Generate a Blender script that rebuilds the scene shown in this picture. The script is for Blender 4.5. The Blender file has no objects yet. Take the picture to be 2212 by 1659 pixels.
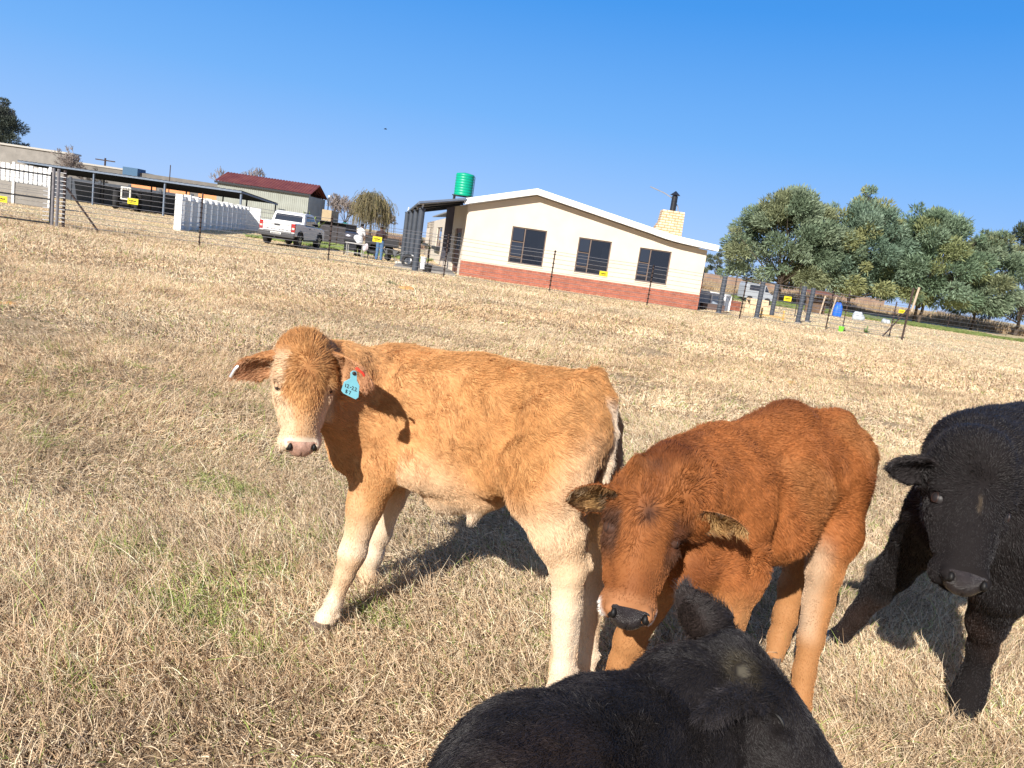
import bpy, bmesh, math, random, os
import numpy as np
from mathutils import Vector, Matrix
random.seed(7); RNG = np.random.default_rng(11)
SC = bpy.context.scene; COL = SC.collection
ONLY = os.environ.get('ONLY', '')

# ---------------------------------------------------------------- camera
F_PX = 1661.0; CAM_H = 1.5
PITCH = math.radians(9.8); ROLL = math.radians(8.3)
_f = Vector((0, math.cos(PITCH), -math.sin(PITCH))); _r0 = Vector((1, 0, 0)); _u0 = _r0.cross(_f)
_r = math.cos(ROLL)*_r0 + math.sin(ROLL)*_u0; _u = -math.sin(ROLL)*_r0 + math.cos(ROLL)*_u0
cam = bpy.data.cameras.new('camera'); cam_o = bpy.data.objects.new('camera', cam); COL.objects.link(cam_o)
cam_o.matrix_world = Matrix(((_r.x, _u.x, -_f.x, 0), (_r.y, _u.y, -_f.y, 0), (_r.z, _u.z, -_f.z, CAM_H), (0, 0, 0, 1)))
cam.sensor_fit = 'HORIZONTAL'; cam.sensor_width = 36; cam.lens = 36*F_PX/2212; cam.clip_start = .05; cam.clip_end = 5000
SC.camera = cam_o
# ---------------------------------------------------------------- sky and sun
SUN_AZ = math.radians(24.0); SUN_EL = math.radians(31)     # shadows run 24 degrees right of +Y
w = bpy.data.worlds.new('World'); SC.world = w; w.use_nodes = True
nt = w.node_tree; nt.nodes.clear()
sky = nt.nodes.new('ShaderNodeTexSky'); sky.sky_type = 'NISHITA'; sky.sun_disc = False
sky.sun_elevation = SUN_EL; sky.sun_rotation = math.pi + SUN_AZ; sky.altitude = 1600; sky.air_density = 1.15; sky.dust_density = .35; sky.ozone_density = 3.0
bg = nt.nodes.new('ShaderNodeBackground'); bg.inputs[1].default_value = .70
ow = nt.nodes.new('ShaderNodeOutputWorld')
# clear winter sky: deep blue overhead fading to pale blue at the horizon, tinted by the physical sky
tcw = nt.nodes.new('ShaderNodeTexCoord'); sp = nt.nodes.new('ShaderNodeSeparateXYZ'); nt.links.new(tcw.outputs['Generated'], sp.inputs[0])
rp = nt.nodes.new('ShaderNodeValToRGB'); e = rp.color_ramp.elements
stops = [(0, (.37, .55, .90)), (.06, (.29, .50, .90)), (.16, (.155, .41, .87)), (.30, (.050, .29, .79)), (.40, (.028, .225, .69)), (1, (.012, .11, .42))]
while len(e) < len(stops): e.new(.5)
for i, (p, c) in enumerate(stops): e[i].position = p; e[i].color = (*c, 1)
nt.links.new(sp.outputs['Z'], rp.inputs[0])
ms = nt.nodes.new('ShaderNodeMix'); ms.data_type = 'RGBA'; ms.blend_type = 'MULTIPLY'; ms.inputs[0].default_value = 1; ms.inputs[7].default_value = (.13, .13, .13, 1); nt.links.new(sky.outputs[0], ms.inputs[6])
mx = nt.nodes.new('ShaderNodeMix'); mx.data_type = 'RGBA'; mx.inputs[0].default_value = .06
nt.links.new(rp.outputs[0], mx.inputs[6]); nt.links.new(ms.outputs[2], mx.inputs[7])
# whiter, brighter sky round the sun (behind the photographer)
dp = nt.nodes.new('ShaderNodeVectorMath'); dp.operation = 'DOT_PRODUCT'; nt.links.new(tcw.outputs['Generated'], dp.inputs[0]); dp.inputs[1].default_value = (-math.sin(SUN_AZ)*math.cos(SUN_EL), -math.cos(SUN_AZ)*math.cos(SUN_EL), math.sin(SUN_EL))
rs = nt.nodes.new('ShaderNodeValToRGB'); e = rs.color_ramp.elements; e[0].position = .05; e[0].color = (0, 0, 0, 1); e[1].position = 1; e[1].color = (1, 1, 1, 1); nt.links.new(dp.outputs['Value'], rs.inputs[0])
mg = nt.nodes.new('ShaderNodeMix'); mg.data_type = 'RGBA'; mg.inputs[7].default_value = (.34, .33, .32, 1); nt.links.new(rs.outputs[0], mg.inputs[0]); nt.links.new(mx.outputs[2], mg.inputs[6]); nt.links.new(mg.outputs[2], bg.inputs[0]); nt.links.new(bg.outputs[0], ow.inputs[0])
sun = bpy.data.lights.new('sun', 'SUN'); sun.energy = 4.7; sun.angle = math.radians(.53); sun.color = (1, .95, .87)
so = bpy.data.objects.new('sun', sun); COL.objects.link(so)
_sd = Vector((math.sin(SUN_AZ)*math.cos(SUN_EL), math.cos(SUN_AZ)*math.cos(SUN_EL), -math.sin(SUN_EL)))
so.rotation_euler = _sd.to_track_quat('-Z', 'Y').to_euler(); so.location = (-8, -14, 12)
SC.view_settings.view_transform = 'Standard'; SC.view_settings.look = 'None'; SC.view_settings.exposure = .66; SC.view_settings.gamma = 1
SC.render.hair_type = 'STRAND' if hasattr(SC.render, 'hair_type') else None
SC.cycles.max_bounces = 6; SC.cycles.transparent_max_bounces = 12
try:
    SC.cycles_curves.shape = 'RIBBONS'; SC.cycles_curves.subdivisions = 1
except Exception: pass

# ---------------------------------------------------------------- helpers
def Wp(x, y, Y):
    """world point at depth Y seen at (x, y) of the 2212 px wide study picture (used to survey real 3-D positions)"""
    d = _f + _r*((x-1106)/F_PX) - _u*((y-829.5)/F_PX)
    return np.array(Vector((0, 0, CAM_H)) + d*(Y/d.y))
def tag(o, label=None, cat=None, group=None, kind=None):
    if label: o['label'] = label
    if cat: o['category'] = cat
    if group: o['group'] = group
    if kind: o['kind'] = kind
    return o
def empty(name, loc=(0, 0, 0), rz=0, label=None, cat=None, group=None):
    o = bpy.data.objects.new(name, None); COL.objects.link(o); o.location = loc; o.rotation_euler = (0, 0, rz)
    o.empty_display_size = .1
    return tag(o, label, cat, group)
def copy_tree(o, parent=None):
    c = o.copy(); COL.objects.link(c)
    if parent: c.parent = parent
    for ch in list(o.children): copy_tree(ch, c)
    return c
MATS = {}
def mat(name, col, rough=.8, metal=0, var=.0, scale=6, bump=0, col2=None, spec=.4, coords='Object', detail=6, bscale=None, trans=0, noise_rough=.6):
    if name in MATS: return MATS[name]
    m = bpy.data.materials.new(name); m.use_nodes = True; n = m.node_tree.nodes; l = m.node_tree.links
    b = n['Principled BSDF']; b.inputs['Roughness'].default_value = rough; b.inputs['Metallic'].default_value = metal
    b.inputs['Specular IOR Level'].default_value = spec
    b.inputs['Base Color'].default_value = (*col, 1)
    if trans: b.inputs['Transmission Weight'].default_value = trans
    if var or col2 or bump:
        tc = n.new('ShaderNodeTexCoord'); nz = n.new('ShaderNodeTexNoise'); nz.inputs['Scale'].default_value = scale; nz.inputs['Detail'].default_value = detail
        nz.inputs['Roughness'].default_value = noise_rough
        l.new(tc.outputs[coords], nz.inputs['Vector'])
        if var or col2:
            r = n.new('ShaderNodeValToRGB'); r.color_ramp.elements[0].position = .33; r.color_ramp.elements[1].position = .67
            c2 = col2 or tuple(min(1, c*(1+var)) for c in col); c1 = col if col2 else tuple(c*(1-var) for c in col)
            r.color_ramp.elements[0].color = (*c1, 1); r.color_ramp.elements[1].color = (*c2, 1)
            l.new(nz.outputs['Fac'], r.inputs[0]); l.new(r.outputs[0], b.inputs['Base Color'])
        if bump:
            nb = nz
            if bscale:
                nb = n.new('ShaderNodeTexNoise'); nb.inputs['Scale'].default_value = bscale; nb.inputs['Detail'].default_value = 5
                l.new(tc.outputs[coords], nb.inputs['Vector'])
            bp = n.new('ShaderNodeBump'); bp.inputs['Strength'].default_value = bump; bp.inputs['Distance'].default_value = .02
            l.new(nb.outputs['Fac'], bp.inputs['Height']); l.new(bp.outputs[0], b.inputs['Normal'])
    MATS[name] = m
    return m
def attr_mat(name, rough=.6, spec=.3, bump=0, attr='tint', trans=0, sheen=0):
    if name in MATS: return MATS[name]
    m = bpy.data.materials.new(name); m.use_nodes = True; n = m.node_tree.nodes; l = m.node_tree.links
    b = n['Principled BSDF']; b.inputs['Roughness'].default_value = rough; b.inputs['Specular IOR Level'].default_value = spec
    a = n.new('ShaderNodeAttribute'); a.attribute_name = attr; l.new(a.outputs['Color'], b.inputs['Base Color'])
    if trans:
        t = n.new('ShaderNodeBsdfTranslucent'); mx = n.new('ShaderNodeMixShader'); mx.inputs[0].default_value = trans
        l.new(a.outputs['Color'], t.inputs[0]); l.new(b.outputs[0], mx.inputs[1]); l.new(t.outputs[0], mx.inputs[2])
        l.new(mx.outputs[0], n['Material Output'].inputs[0])
    MATS[name] = m
    return m
class MB:
    """collects boxes, bars, tubes and polygons and links them as one mesh object"""
    def __init__(s): s.v = []; s.f = []; s.sm = []
    def add(s, vs, fs, smooth=False):
        k = len(s.v); s.v += [tuple(map(float, p)) for p in vs]
        s.f += [tuple(k+i for i in f) for f in fs]; s.sm += [smooth]*len(fs); return s
    def box(s, lo, hi, M=None):
        x0, y0, z0 = lo; x1, y1, z1 = hi
        vs = [(x0,y0,z0),(x1,y0,z0),(x1,y1,z0),(x0,y1,z0),(x0,y0,z1),(x1,y0,z1),(x1,y1,z1),(x0,y1,z1)]
        if M is not None: vs = [tuple(M @ Vector(p)) for p in vs]
        return s.add(vs, [(3,2,1,0),(4,5,6,7),(0,1,5,4),(1,2,6,5),(2,3,7,6),(3,0,4,7)])
    def prism(s, pts, depth):          # polygon pts (3-D, planar) swept by vector depth
        n = len(pts); d = np.array(depth, float); p = [np.array(q, float) for q in pts]
        vs = p + [q+d for q in p]
        nn = sum((np.cross(p[i]-p[0], p[(i+1) % n]-p[0]) for i in range(n)), np.zeros(3))
        fs = [tuple(range(n-1, -1, -1)), tuple(range(n, 2*n))] + [(i, (i+1) % n, n+(i+1) % n, n+i) for i in range(n)]
        if nn @ d < 0: fs = [tuple(reversed(f)) for f in fs]
        return s.add(vs, fs)
    def tube(s, pts, rad, seg=8, caps=True):
        pts = [np.array(p, float) for p in pts]; n = len(pts)
        rad = [rad]*n if np.isscalar(rad) else rad
        vs = []; t0 = pts[1]-pts[0]; up = np.array([0, 0, 1.]) if abs(t0[2]) < .9*np.linalg.norm(t0) else np.array([1., 0, 0])
        for i, p in enumerate(pts):
            t = (pts[min(i+1, n-1)]-pts[max(i-1, 0)]); t = t/max(1e-9, np.linalg.norm(t))
            a = np.cross(t, up); a /= max(1e-9, np.linalg.norm(a)); b = np.cross(t, a); up = -b if n > 2 else up
            up = np.cross(a, t)
            for k in range(seg):
                q = 2*math.pi*k/seg; vs.append(p+rad[i]*(math.cos(q)*a+math.sin(q)*b))
        fs = []
        for i in range(n-1):
            for k in range(seg):
                k2 = (k+1) % seg; fs.append((i*seg+k, i*seg+k2, (i+1)*seg+k2, (i+1)*seg+k))
        s.add(vs, fs, True)
        if caps:
            k0 = len(s.v)-n*seg; s.f.append(tuple(k0+k for k in range(seg))[::-1]); s.f.append(tuple(k0+(n-1)*seg+k for k in range(seg))); s.sm += [False]*2
        return s
    def lathe(s, prof, c=(0, 0, 0), seg=16, axis='z', M=None):
        vs = []
        for r, z in prof:
            for k in range(seg):
                q = 2*math.pi*k/seg; x, y = r*math.cos(q), r*math.sin(q)
                p = (x, y, z) if axis == 'z' else ((z, x, y) if axis == 'x' else (y, z, x))
                if M is not None: p = tuple(M @ Vector(p))
                vs.append((p[0]+c[0], p[1]+c[1], p[2]+c[2]))
        fs = []
        for i in range(len(prof)-1):
            for k in range(seg):
                k2 = (k+1) % seg; fs.append((i*seg+k, i*seg+k2, (i+1)*seg+k2, (i+1)*seg+k))
        fs.append(tuple(range(seg))[::-1]); fs.append(tuple((len(prof)-1)*seg+k for k in range(seg)))
        return s.add(vs, fs, True)
    def sphere(s, c, r, seg=12, rings=8, M=None):
        r = (r, r, r) if np.isscalar(r) else r
        prof = [(max(1e-4, math.sin(math.pi*i/rings)), -math.cos(math.pi*i/rings)) for i in range(rings+1)]
        vs = []
        for a, z in prof:
            for k in range(seg):
                q = 2*math.pi*k/seg; p = Vector((a*math.cos(q)*r[0], a*math.sin(q)*r[1], z*r[2]))
                if M is not None: p = M @ p
                vs.append((p.x+c[0], p.y+c[1], p.z+c[2]))
        fs = [(i*seg+k, i*seg+(k+1) % seg, (i+1)*seg+(k+1) % seg, (i+1)*seg+k) for i in range(rings) for k in range(seg)]
        return s.add(vs, fs, True)
    def build(s, name, m, parent=None, bevel=0, sharp=True):
        me = bpy.data.meshes.new(name); me.from_pydata(s.v, [], s.f); me.update()
        me.polygons.foreach_set('use_smooth', s.sm[:len(me.polygons)])
        if sharp and any(s.sm) and hasattr(me, 'set_sharp_from_angle'): me.set_sharp_from_angle(angle=math.radians(45))
        for mm in (m if isinstance(m, (list, tuple)) else [m]): me.materials.append(mm)
        o = bpy.data.objects.new(name, me); COL.objects.link(o)
        if parent: o.parent = parent
        if bevel:
            b = o.modifiers.new('bevel', 'BEVEL'); b.width = bevel; b.segments = 2; b.limit_method = 'ANGLE'
        return o
def np_mesh(name, V, Fq, m, parent=None, tint=None, smooth=True):
    """mesh from numpy vertices and equal-sided faces"""
    me = bpy.data.meshes.new(name); V = np.asarray(V, np.float32); Fq = np.asarray(Fq, np.int32); k = Fq.shape[1]
    me.vertices.add(len(V)); me.vertices.foreach_set('co', V.ravel())
    me.loops.add(Fq.size); me.loops.foreach_set('vertex_index', Fq.ravel())
    me.polygons.add(len(Fq)); me.polygons.foreach_set('loop_start', np.arange(0, Fq.size, k, dtype=np.int32))
    me.polygons.foreach_set('use_smooth', np.full(len(Fq), smooth)); me.update(calc_edges=True)
    if tint is not None:
        a = me.attributes.new('tint', 'FLOAT_COLOR', 'POINT'); a.data.foreach_set('color', np.c_[tint, np.ones(len(V))].astype(np.float32).ravel())
    me.materials.append(m); o = bpy.data.objects.new(name, me); COL.objects.link(o)
    if parent: o.parent = parent
    return o
def np_curves(name, P, R, tint, m, parent=None):
    """hair curves: P (n,k,3) points, R (n,k) radii, tint (n,3)"""
    n, k = P.shape[:2]; c = bpy.data.hair_curves.new(name); c.add_curves([k]*n)
    c.attributes['position'].data.foreach_set('vector', P.astype(np.float32).ravel())
    a = c.attributes.get('radius') or c.attributes.new('radius', 'FLOAT', 'POINT'); a.data.foreach_set('value', R.astype(np.float32).ravel())
    a = c.attributes.new('tint', 'FLOAT_COLOR', 'CURVE'); a.data.foreach_set('color', np.c_[tint, np.ones(n)].astype(np.float32).ravel())
    c.materials.append(m); o = bpy.data.objects.new(name, c); COL.objects.link(o)
    if parent: o.parent = parent
    return o
_wk = RNG.normal(size=(6, 10, 3)); _wp = RNG.uniform(0, 6.28, size=(6, 10))
def wave(p, scale, ch=0):
    """cheap smooth noise about -1..1, one channel per ch"""
    q = p*scale; s = 0
    for i in range(10): s = s+np.sin(q @ _wk[ch % 6, i]+_wp[ch % 6, i])
    return s/3.2
def wave3(p, scale): return np.stack([wave(p, scale, 0), wave(p, scale, 1), wave(p, scale, 2)], -1)
def smooth(a, b, x):
    t = np.clip((x-a)/(b-a), 0, 1); return t*t*(3-2*t)
def mixc(a, b, t): return np.asarray(a)*(1-t[..., None])+np.asarray(b)*t[..., None]
def nrm(v): return v/np.maximum(1e-9, np.linalg.norm(v, axis=-1, keepdims=True))

# ---------------------------------------------------------------- animal engine: smooth-blended volumes meshed as ONE surface
class Body:
    def __init__(s): s.pr = []
    def ell(s, c, r, k=.03, A=None, sub=False):     # ellipsoid; A rows = local axes
        s.pr.append(('e', np.array(c, float), np.array(r if not np.isscalar(r) else (r, r, r), float), k, np.eye(3) if A is None else np.array(A), sub)); return s
    def cone(s, a, b, r1, r2, k=.03, n=None, sq=1.0):   # tapered capsule; squashed by sq along n
        n = None if n is None else nrm(np.array(n, float))
        s.pr.append(('c', np.array(a, float), np.array(b, float), r1, r2, k, n, sq)); return s
    def chain(s, pts, rad, k=.03, n=None, sq=1.0):
        for i in range(len(pts)-1): s.cone(pts[i], pts[i+1], rad[i], rad[i+1], k, n, sq)
        return s
    def d(s, p):
        out = None
        for q in s.pr:
            if q[0] == 'e':
                _, c, r, k, A, sub = q; l = (p-c) @ A.T
                k0 = np.linalg.norm(l/r, axis=-1); k1 = np.linalg.norm(l/(r*r), axis=-1)
                dd = k0*(k0-1)/np.maximum(k1, 1e-6); dd = np.where(k0 < 1e-3, -r.min(), dd)
            else:
                _, a, b, r1, r2, k, n, sq = q; sub = False
                v = p-a; ba = b-a
                if n is not None:
                    v = v+n*((v @ n)*(sq-1))[..., None]; ba = ba+n*((ba @ n)*(sq-1))
                t = np.clip((v @ ba)/(ba @ ba), 0, 1)
                dd = np.linalg.norm(v-ba*t[..., None], axis=-1)-(r1+(r2-r1)*t)
                if n is not None: dd = dd/(.5+.5*sq)
            if out is None: out = dd
            elif sub:
                h = np.clip(.5-.5*(dd+out)/k, 0, 1); out = out*(1-h)+(-dd)*h+k*h*(1-h)
            else:
                h = np.clip(.5+.5*(out-dd)/k, 0, 1); out = out*(1-h)+dd*h-k*h*(1-h)
        return out
    def grad(s, p, e=.002):
        g = np.stack([s.d(p+e*v)-s.d(p-e*v) for v in np.eye(3)], -1)/(2*e); return g
    def bounds(s):
        lo = np.full(3, 1e9); hi = -lo
        for q in s.pr:
            if q[0] == 'e':
                if q[5]: continue
                r = q[2].max(); lo = np.minimum(lo, q[1]-r); hi = np.maximum(hi, q[1]+r)
            else:
                r = max(q[3], q[4])
                for c in (q[1], q[2]): lo = np.minimum(lo, c-r); hi = np.maximum(hi, c+r)
        return lo-.04, hi+.04
    def mesh(s, h=.008, noise=None):
        lo, hi = s.bounds(); B = 4; nb = np.ceil((hi-lo)/(h*B)).astype(int); n = nb*B
        bi = np.stack(np.meshgrid(*[np.arange(m) for m in nb], indexing='ij'), -1).reshape(-1, 3)
        bc = lo+(bi+.5)*h*B; db = s.d(bc)
        D = np.repeat(np.repeat(np.repeat(db.reshape(nb), B, 0), B, 1), B, 2).astype(np.float32)
        act = bi[np.abs(db) < h*B*1.3+.03]
        off = np.stack(np.meshgrid(*[np.arange(B)]*3, indexing='ij'), -1).reshape(-1, 3)
        idx = (act[:, None, :]*B+off[None]).reshape(-1, 3)
        for i in range(0, len(idx), 200000):
            j = idx[i:i+200000]; D[j[:, 0], j[:, 1], j[:, 2]] = s.d(lo+(j+.5)*h)
        ins = D < 0
        c = np.zeros(np.array(D.shape)-1, np.int8)
        for dx in (0, 1):
            for dy in (0, 1):
                for dz in (0, 1): c += ins[dx:D.shape[0]-1+dx, dy:D.shape[1]-1+dy, dz:D.shape[2]-1+dz]
        A = (c > 0) & (c < 8); cell = np.argwhere(A); vid = -np.ones(A.shape, np.int64); vid[A] = np.arange(len(cell))
        acc = np.zeros((len(cell), 3)); cnt = np.zeros(len(cell))
        for ax in range(3):
            o = [a for a in range(3) if a != ax]
            for u in (0, 1):
                for v in (0, 1):
                    p0 = cell.copy(); p0[:, o[0]] += u; p0[:, o[1]] += v; p1 = p0.copy(); p1[:, ax] += 1
                    a = D[tuple(p0.T)]; b = D[tuple(p1.T)]; m = (a < 0) != (b < 0); t = a[m]/(a[m]-b[m])
                    q = p0[m].astype(float); q[:, ax] += t; acc[m] += q; cnt[m] += 1
        V = lo+(acc/cnt[:, None]+.5)*h
        for _ in range(2):
            g = s.grad(V); dd = s.d(V); V = V-np.clip(dd/np.maximum((g*g).sum(1), .2), -h, h)[:, None]*g
        Q = []
        for ax in range(3):
            o = [(ax+1) % 3, (ax+2) % 3]
            sl0 = [slice(None)]*3; sl1 = [slice(None)]*3; sl0[ax] = slice(0, -1); sl1[ax] = slice(1, None)
            a = ins[tuple(sl0)]; b = ins[tuple(sl1)]
            e = np.argwhere(a != b); e = e[(e[:, o[0]] > 0) & (e[:, o[1]] > 0) & (e[:, o[0]] < D.shape[o[0]]-1) & (e[:, o[1]] < D.shape[o[1]]-1)]
            fl = a[tuple(e.T)]
            def g(du, dv):
                q = e.copy(); q[:, o[0]] -= du; q[:, o[1]] -= dv; return vid[tuple(q.T)]
            f4 = np.stack([g(1, 1), g(0, 1), g(0, 0), g(1, 0)], 1); f4[~fl] = f4[~fl][:, ::-1]; Q.append(f4)
        Q = np.concatenate(Q); Q = Q[(Q >= 0).all(1)]
        return V, Q
def quad_sample(V, Q, n, weight=None):
    T = np.concatenate([Q[:, [0, 1, 2]], Q[:, [0, 2, 3]]]); a, b, c = V[T[:, 0]], V[T[:, 1]], V[T[:, 2]]
    cr = np.cross(b-a, c-a); ar = np.linalg.norm(cr, axis=1)
    if weight is not None: ar = ar*weight((a+b+c)/3)
    i = RNG.choice(len(T), n, p=ar/ar.sum()); u = RNG.random((n, 2)); m = u.sum(1) > 1; u[m] = 1-u[m]
    return a[i]+(b[i]-a[i])*u[:, :1]+(c[i]-a[i])*u[:, 1:], nrm(cr[i]), T[i, 0]
def grow(P0, N, flow, length, lift, width, k=4, curl=.25, cscale=60, droop=.25, clump=.4, jit=.13):
    """strand points for hair rooted at P0"""
    n = len(P0); flow = flow-N*(flow*N).sum(1)[:, None]; flow = nrm(flow)
    w3 = wave3(P0, cscale); w3 = w3-N*(w3*N).sum(1)[:, None]
    wl = wave3(P0+5, cscale*.35); wl = wl-N*(wl*N).sum(1)[:, None]
    d = nrm(flow+curl*w3+clump*wl+RNG.normal(0, jit, (n, 3))+N*lift[:, None])
    pts = [P0-N*.002]; q = P0; seg = length/(k-1)
    for i in range(1, k):
        q = q+d*seg[:, None]; pts.append(q)
        d = nrm(d-N*(lift*.45)[:, None]+np.array([0, 0, -droop*.3])+curl*.5*wave3(q, cscale*1.3)*.5)
    P = np.stack(pts, 1); R = width[:, None]*np.linspace(1, .15, k)[None]
    return P, R

HEAD_L = .38
def head_frame(P, Nn, zhint):
    P = np.array(P, float); Nn = np.array(Nn, float); y = nrm(Nn-P); z = np.array(zhint, float); z = nrm(z-y*(z @ y)); x = np.cross(y, z)
    return dict(o=P, A=np.stack([x, y, z]), s=np.linalg.norm(Nn-P)/HEAD_L)
def H2W(hf, p): return hf['o']+(np.array(p, float)*hf['s']) @ hf['A']
def W2H(hf, p): return ((p-hf['o']) @ hf['A'].T)/hf['s']
def add_head(b, hf, fat=1.0):
    s = hf['s']; A = hf['A']; h = lambda *p: H2W(hf, p); E = lambda x, y, z, rx, ry, rz, k, sub=False: b.ell(h(x, y, z), np.array((rx, ry, rz))*s, k, A, sub)
    E(0, .085, -.088, .090*fat, .098, .083, .03)
    E(0, .115, -.054, .082*fat, .10, .052, .03)
    E(0, .012, -.058, .064, .045, .05, .03)
    E(0, .20, -.075, .076, .105, .060, .03)                      # broad upper face
    b.cone(h(0, .17, -.078), h(0, .325, -.066), .070*s, .054*s, .03*s)
    b.cone(h(0, .13, -.050), h(0, .30, -.042), .048*s, .032*s, .03*s)
    for q in (-1, 1):
        E(q*.056, .155, -.115, .034, .085, .062, .03)
        E(q*.080, .138, -.050, .022, .034, .024, .016)           # brow
        E(q*.078, .192, -.060, .016, .026, .018, .012)           # lower rim
        b.cone(h(q*.062, .19, -.085), h(q*.050, .28, -.078), .026*s, .022*s, .02)
    b.cone(h(0, .10, -.15), h(0, .335, -.118), .060*s, .034*s, .035)
    E(0, .335, -.066, .062, .046, .048, .02)
    E(0, .345, -.112, .042, .034, .024, .012)                    # chin
    for q in (-1, 1):
        E(q*.037, .355, -.036, .022, .020, .020, .012)           # nostril wing
        E(q*.048, .342, -.080, .023, .036, .028, .012)           # lip pad
        E(q*.036, .362, -.018, .0085, .013, .013, .006, True)    # nostril
        E(q*.090, .164, -.046, .017, .020, .017, .008, True)     # eye opening
        E(q*.074, .190, -.058, .010, .02, .010, .01)
def ear_mesh(base, axis, opening, L=.15, Wd=.045, cup=.9, th=.006, tipdrop=0.0):
    """leaf-shaped cupped ear with thickness; opening = direction the hollow faces. returns V,Q,inner-flag,s"""
    axis = nrm(np.array(axis, float)); op = np.array(opening, float); op = nrm(op-axis*(op @ axis)); side = np.cross(axis, op)
    ns, nt_ = 22, 17; V = []; S = []
    for layer in (0, 1):
        for i in range(ns):
            s = i/(ns-1)
            wd = Wd*(max(0, math.sin(math.pi*min(1, .17+.83*s)))**.62)*(1 if s < .995 else .3)+.0015
            ang = (2.35*(1-s)**1.3+.75)*cup
            for j in range(nt_):
                t = -1+2*j/(nt_-1); a = t*ang
                rr = wd/max(.55, math.sin(min(ang, math.pi/2)))
                rad = rr*(1 if ang < 1.57 else .85)
                p = base+axis*(s*L)+side*(rad*math.sin(a))+op*(rad*(math.cos(ang*.0)-math.cos(a))*.62) - op*(rad*.25) + np.array([0, 0, -tipdrop*s*s])
                nn = nrm(-side*math.sin(a)+op*math.cos(a))
                V.append(p+nn*(th*.5 if layer else -th*.5)*(1-.6*s)); S.append((layer, s, t))
    Q = []
    for layer in (0, 1):
        for i in range(ns-1):
            for j in range(nt_-1):
                k = layer*ns*nt_; a = k+i*nt_+j; q = (a, a+1, a+nt_+1, a+nt_); Q.append(q if layer else q[::-1])
    m = ns*nt_
    for i in range(ns-1):
        a = i*nt_; Q.append((a, a+m, a+nt_+m, a+nt_)[::1]); a = i*nt_+nt_-1; Q.append((a, a+nt_, a+nt_+m, a+m))
    for j in range(nt_-1):
        a = (ns-1)*nt_+j; Q.append((a, a+m, a+m+1, a+1))
    return np.array(V), np.array(Q), np.array(S)
def hoof(parent, c, fwd, m, r=.034, h=.05):
    fwd = nrm(np.array([fwd[0], fwd[1], 0.])); side = np.array([-fwd[1], fwd[0], 0])
    mb = MB()
    for q in (-1, 1):                       # two claws
        ring = []
        for (z, k, f) in ((0, 1.12, .016), (h*.5, 1.0, .006), (h, .82, -.002)):
            for i in range(12):
                a = 2*math.pi*i/12; ca, sa = math.cos(a), math.sin(a)
                p = np.array(c)+fwd*(ca*r*1.15*k+f)+side*(q*r*.5+sa*r*.52*k); p[2] = z; ring.append(p)
        fs = [(i*12+k, i*12+(k+1) % 12, (i+1)*12+(k+1) % 12, (i+1)*12+k) for i in range(2) for k in range(12)]
        fs += [tuple(range(12))[::-1], tuple(range(24, 36))]; mb.add(ring, fs, True)
    return mb.build('hoof', m, parent)
# ---------------------------------------------------------------- calves
FUR = attr_mat('fur', rough=.55, spec=.25, trans=.18); HIDE = attr_mat('hide', rough=.7, spec=.2)
FURB = attr_mat('black_fur', rough=.42, spec=.34); HIDEB = attr_mat('black_hide', rough=.9, spec=.05)
HOOF = mat('hoof_horn', (.16, .12, .09), .45, var=.3, scale=30); HOOFB = mat('dark_hoof', (.02, .018, .017), .4)
HIDEB_PLAIN = mat('lid_black', (.02, .017, .018), .5); EYE = mat('eye_wet', (.012, .006, .004), .06, spec=.8); LID = mat('eyelid', (.03, .015, .012), .5)
NOSEP = mat('nose_pink', (.46, .27, .20), .33, var=.25, scale=60, bump=.4, bscale=400); NOSEB = mat('nose_black', (.028, .023, .024), .26, var=.35, scale=40, bump=.5, bscale=400)

def leg_detail(b, a, c, back, off=.021, r=.015, dew=True):
    a = np.array(a, float); c = np.array(c, float); k = nrm(np.array([*back, 0.])); b.cone(a+k*off, c+k*off, r, r*.95, .010)
    if dew:
        s = np.array([-k[1], k[0], 0])
        for q in (-1, 1): b.ell(c+k*(off+.012)+s*q*.014+(0, 0, -.006), (.011, .011, .014), .006)
def ear_part(e):
    V, Q, S = ear_mesh(**e); c = np.cross(V[Q[:, 1]]-V[Q[:, 0]], V[Q[:, 2]]-V[Q[:, 0]])
    ax = nrm(np.array(e['axis'], float)); m = 22*17; exp = np.zeros_like(c)
    for k in range(2):
        sel = (Q < m).all(1) if k == 0 else (Q >= m).all(1)
        a, b = (V[Q[sel][:, 0]], V[(Q[sel][:, 0]+m) % (2*m)]); exp[sel] = a-b
    fl = (c*exp).sum(1) < 0; Q[fl] = Q[fl][:, ::-1]
    return V, Q, S
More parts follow.
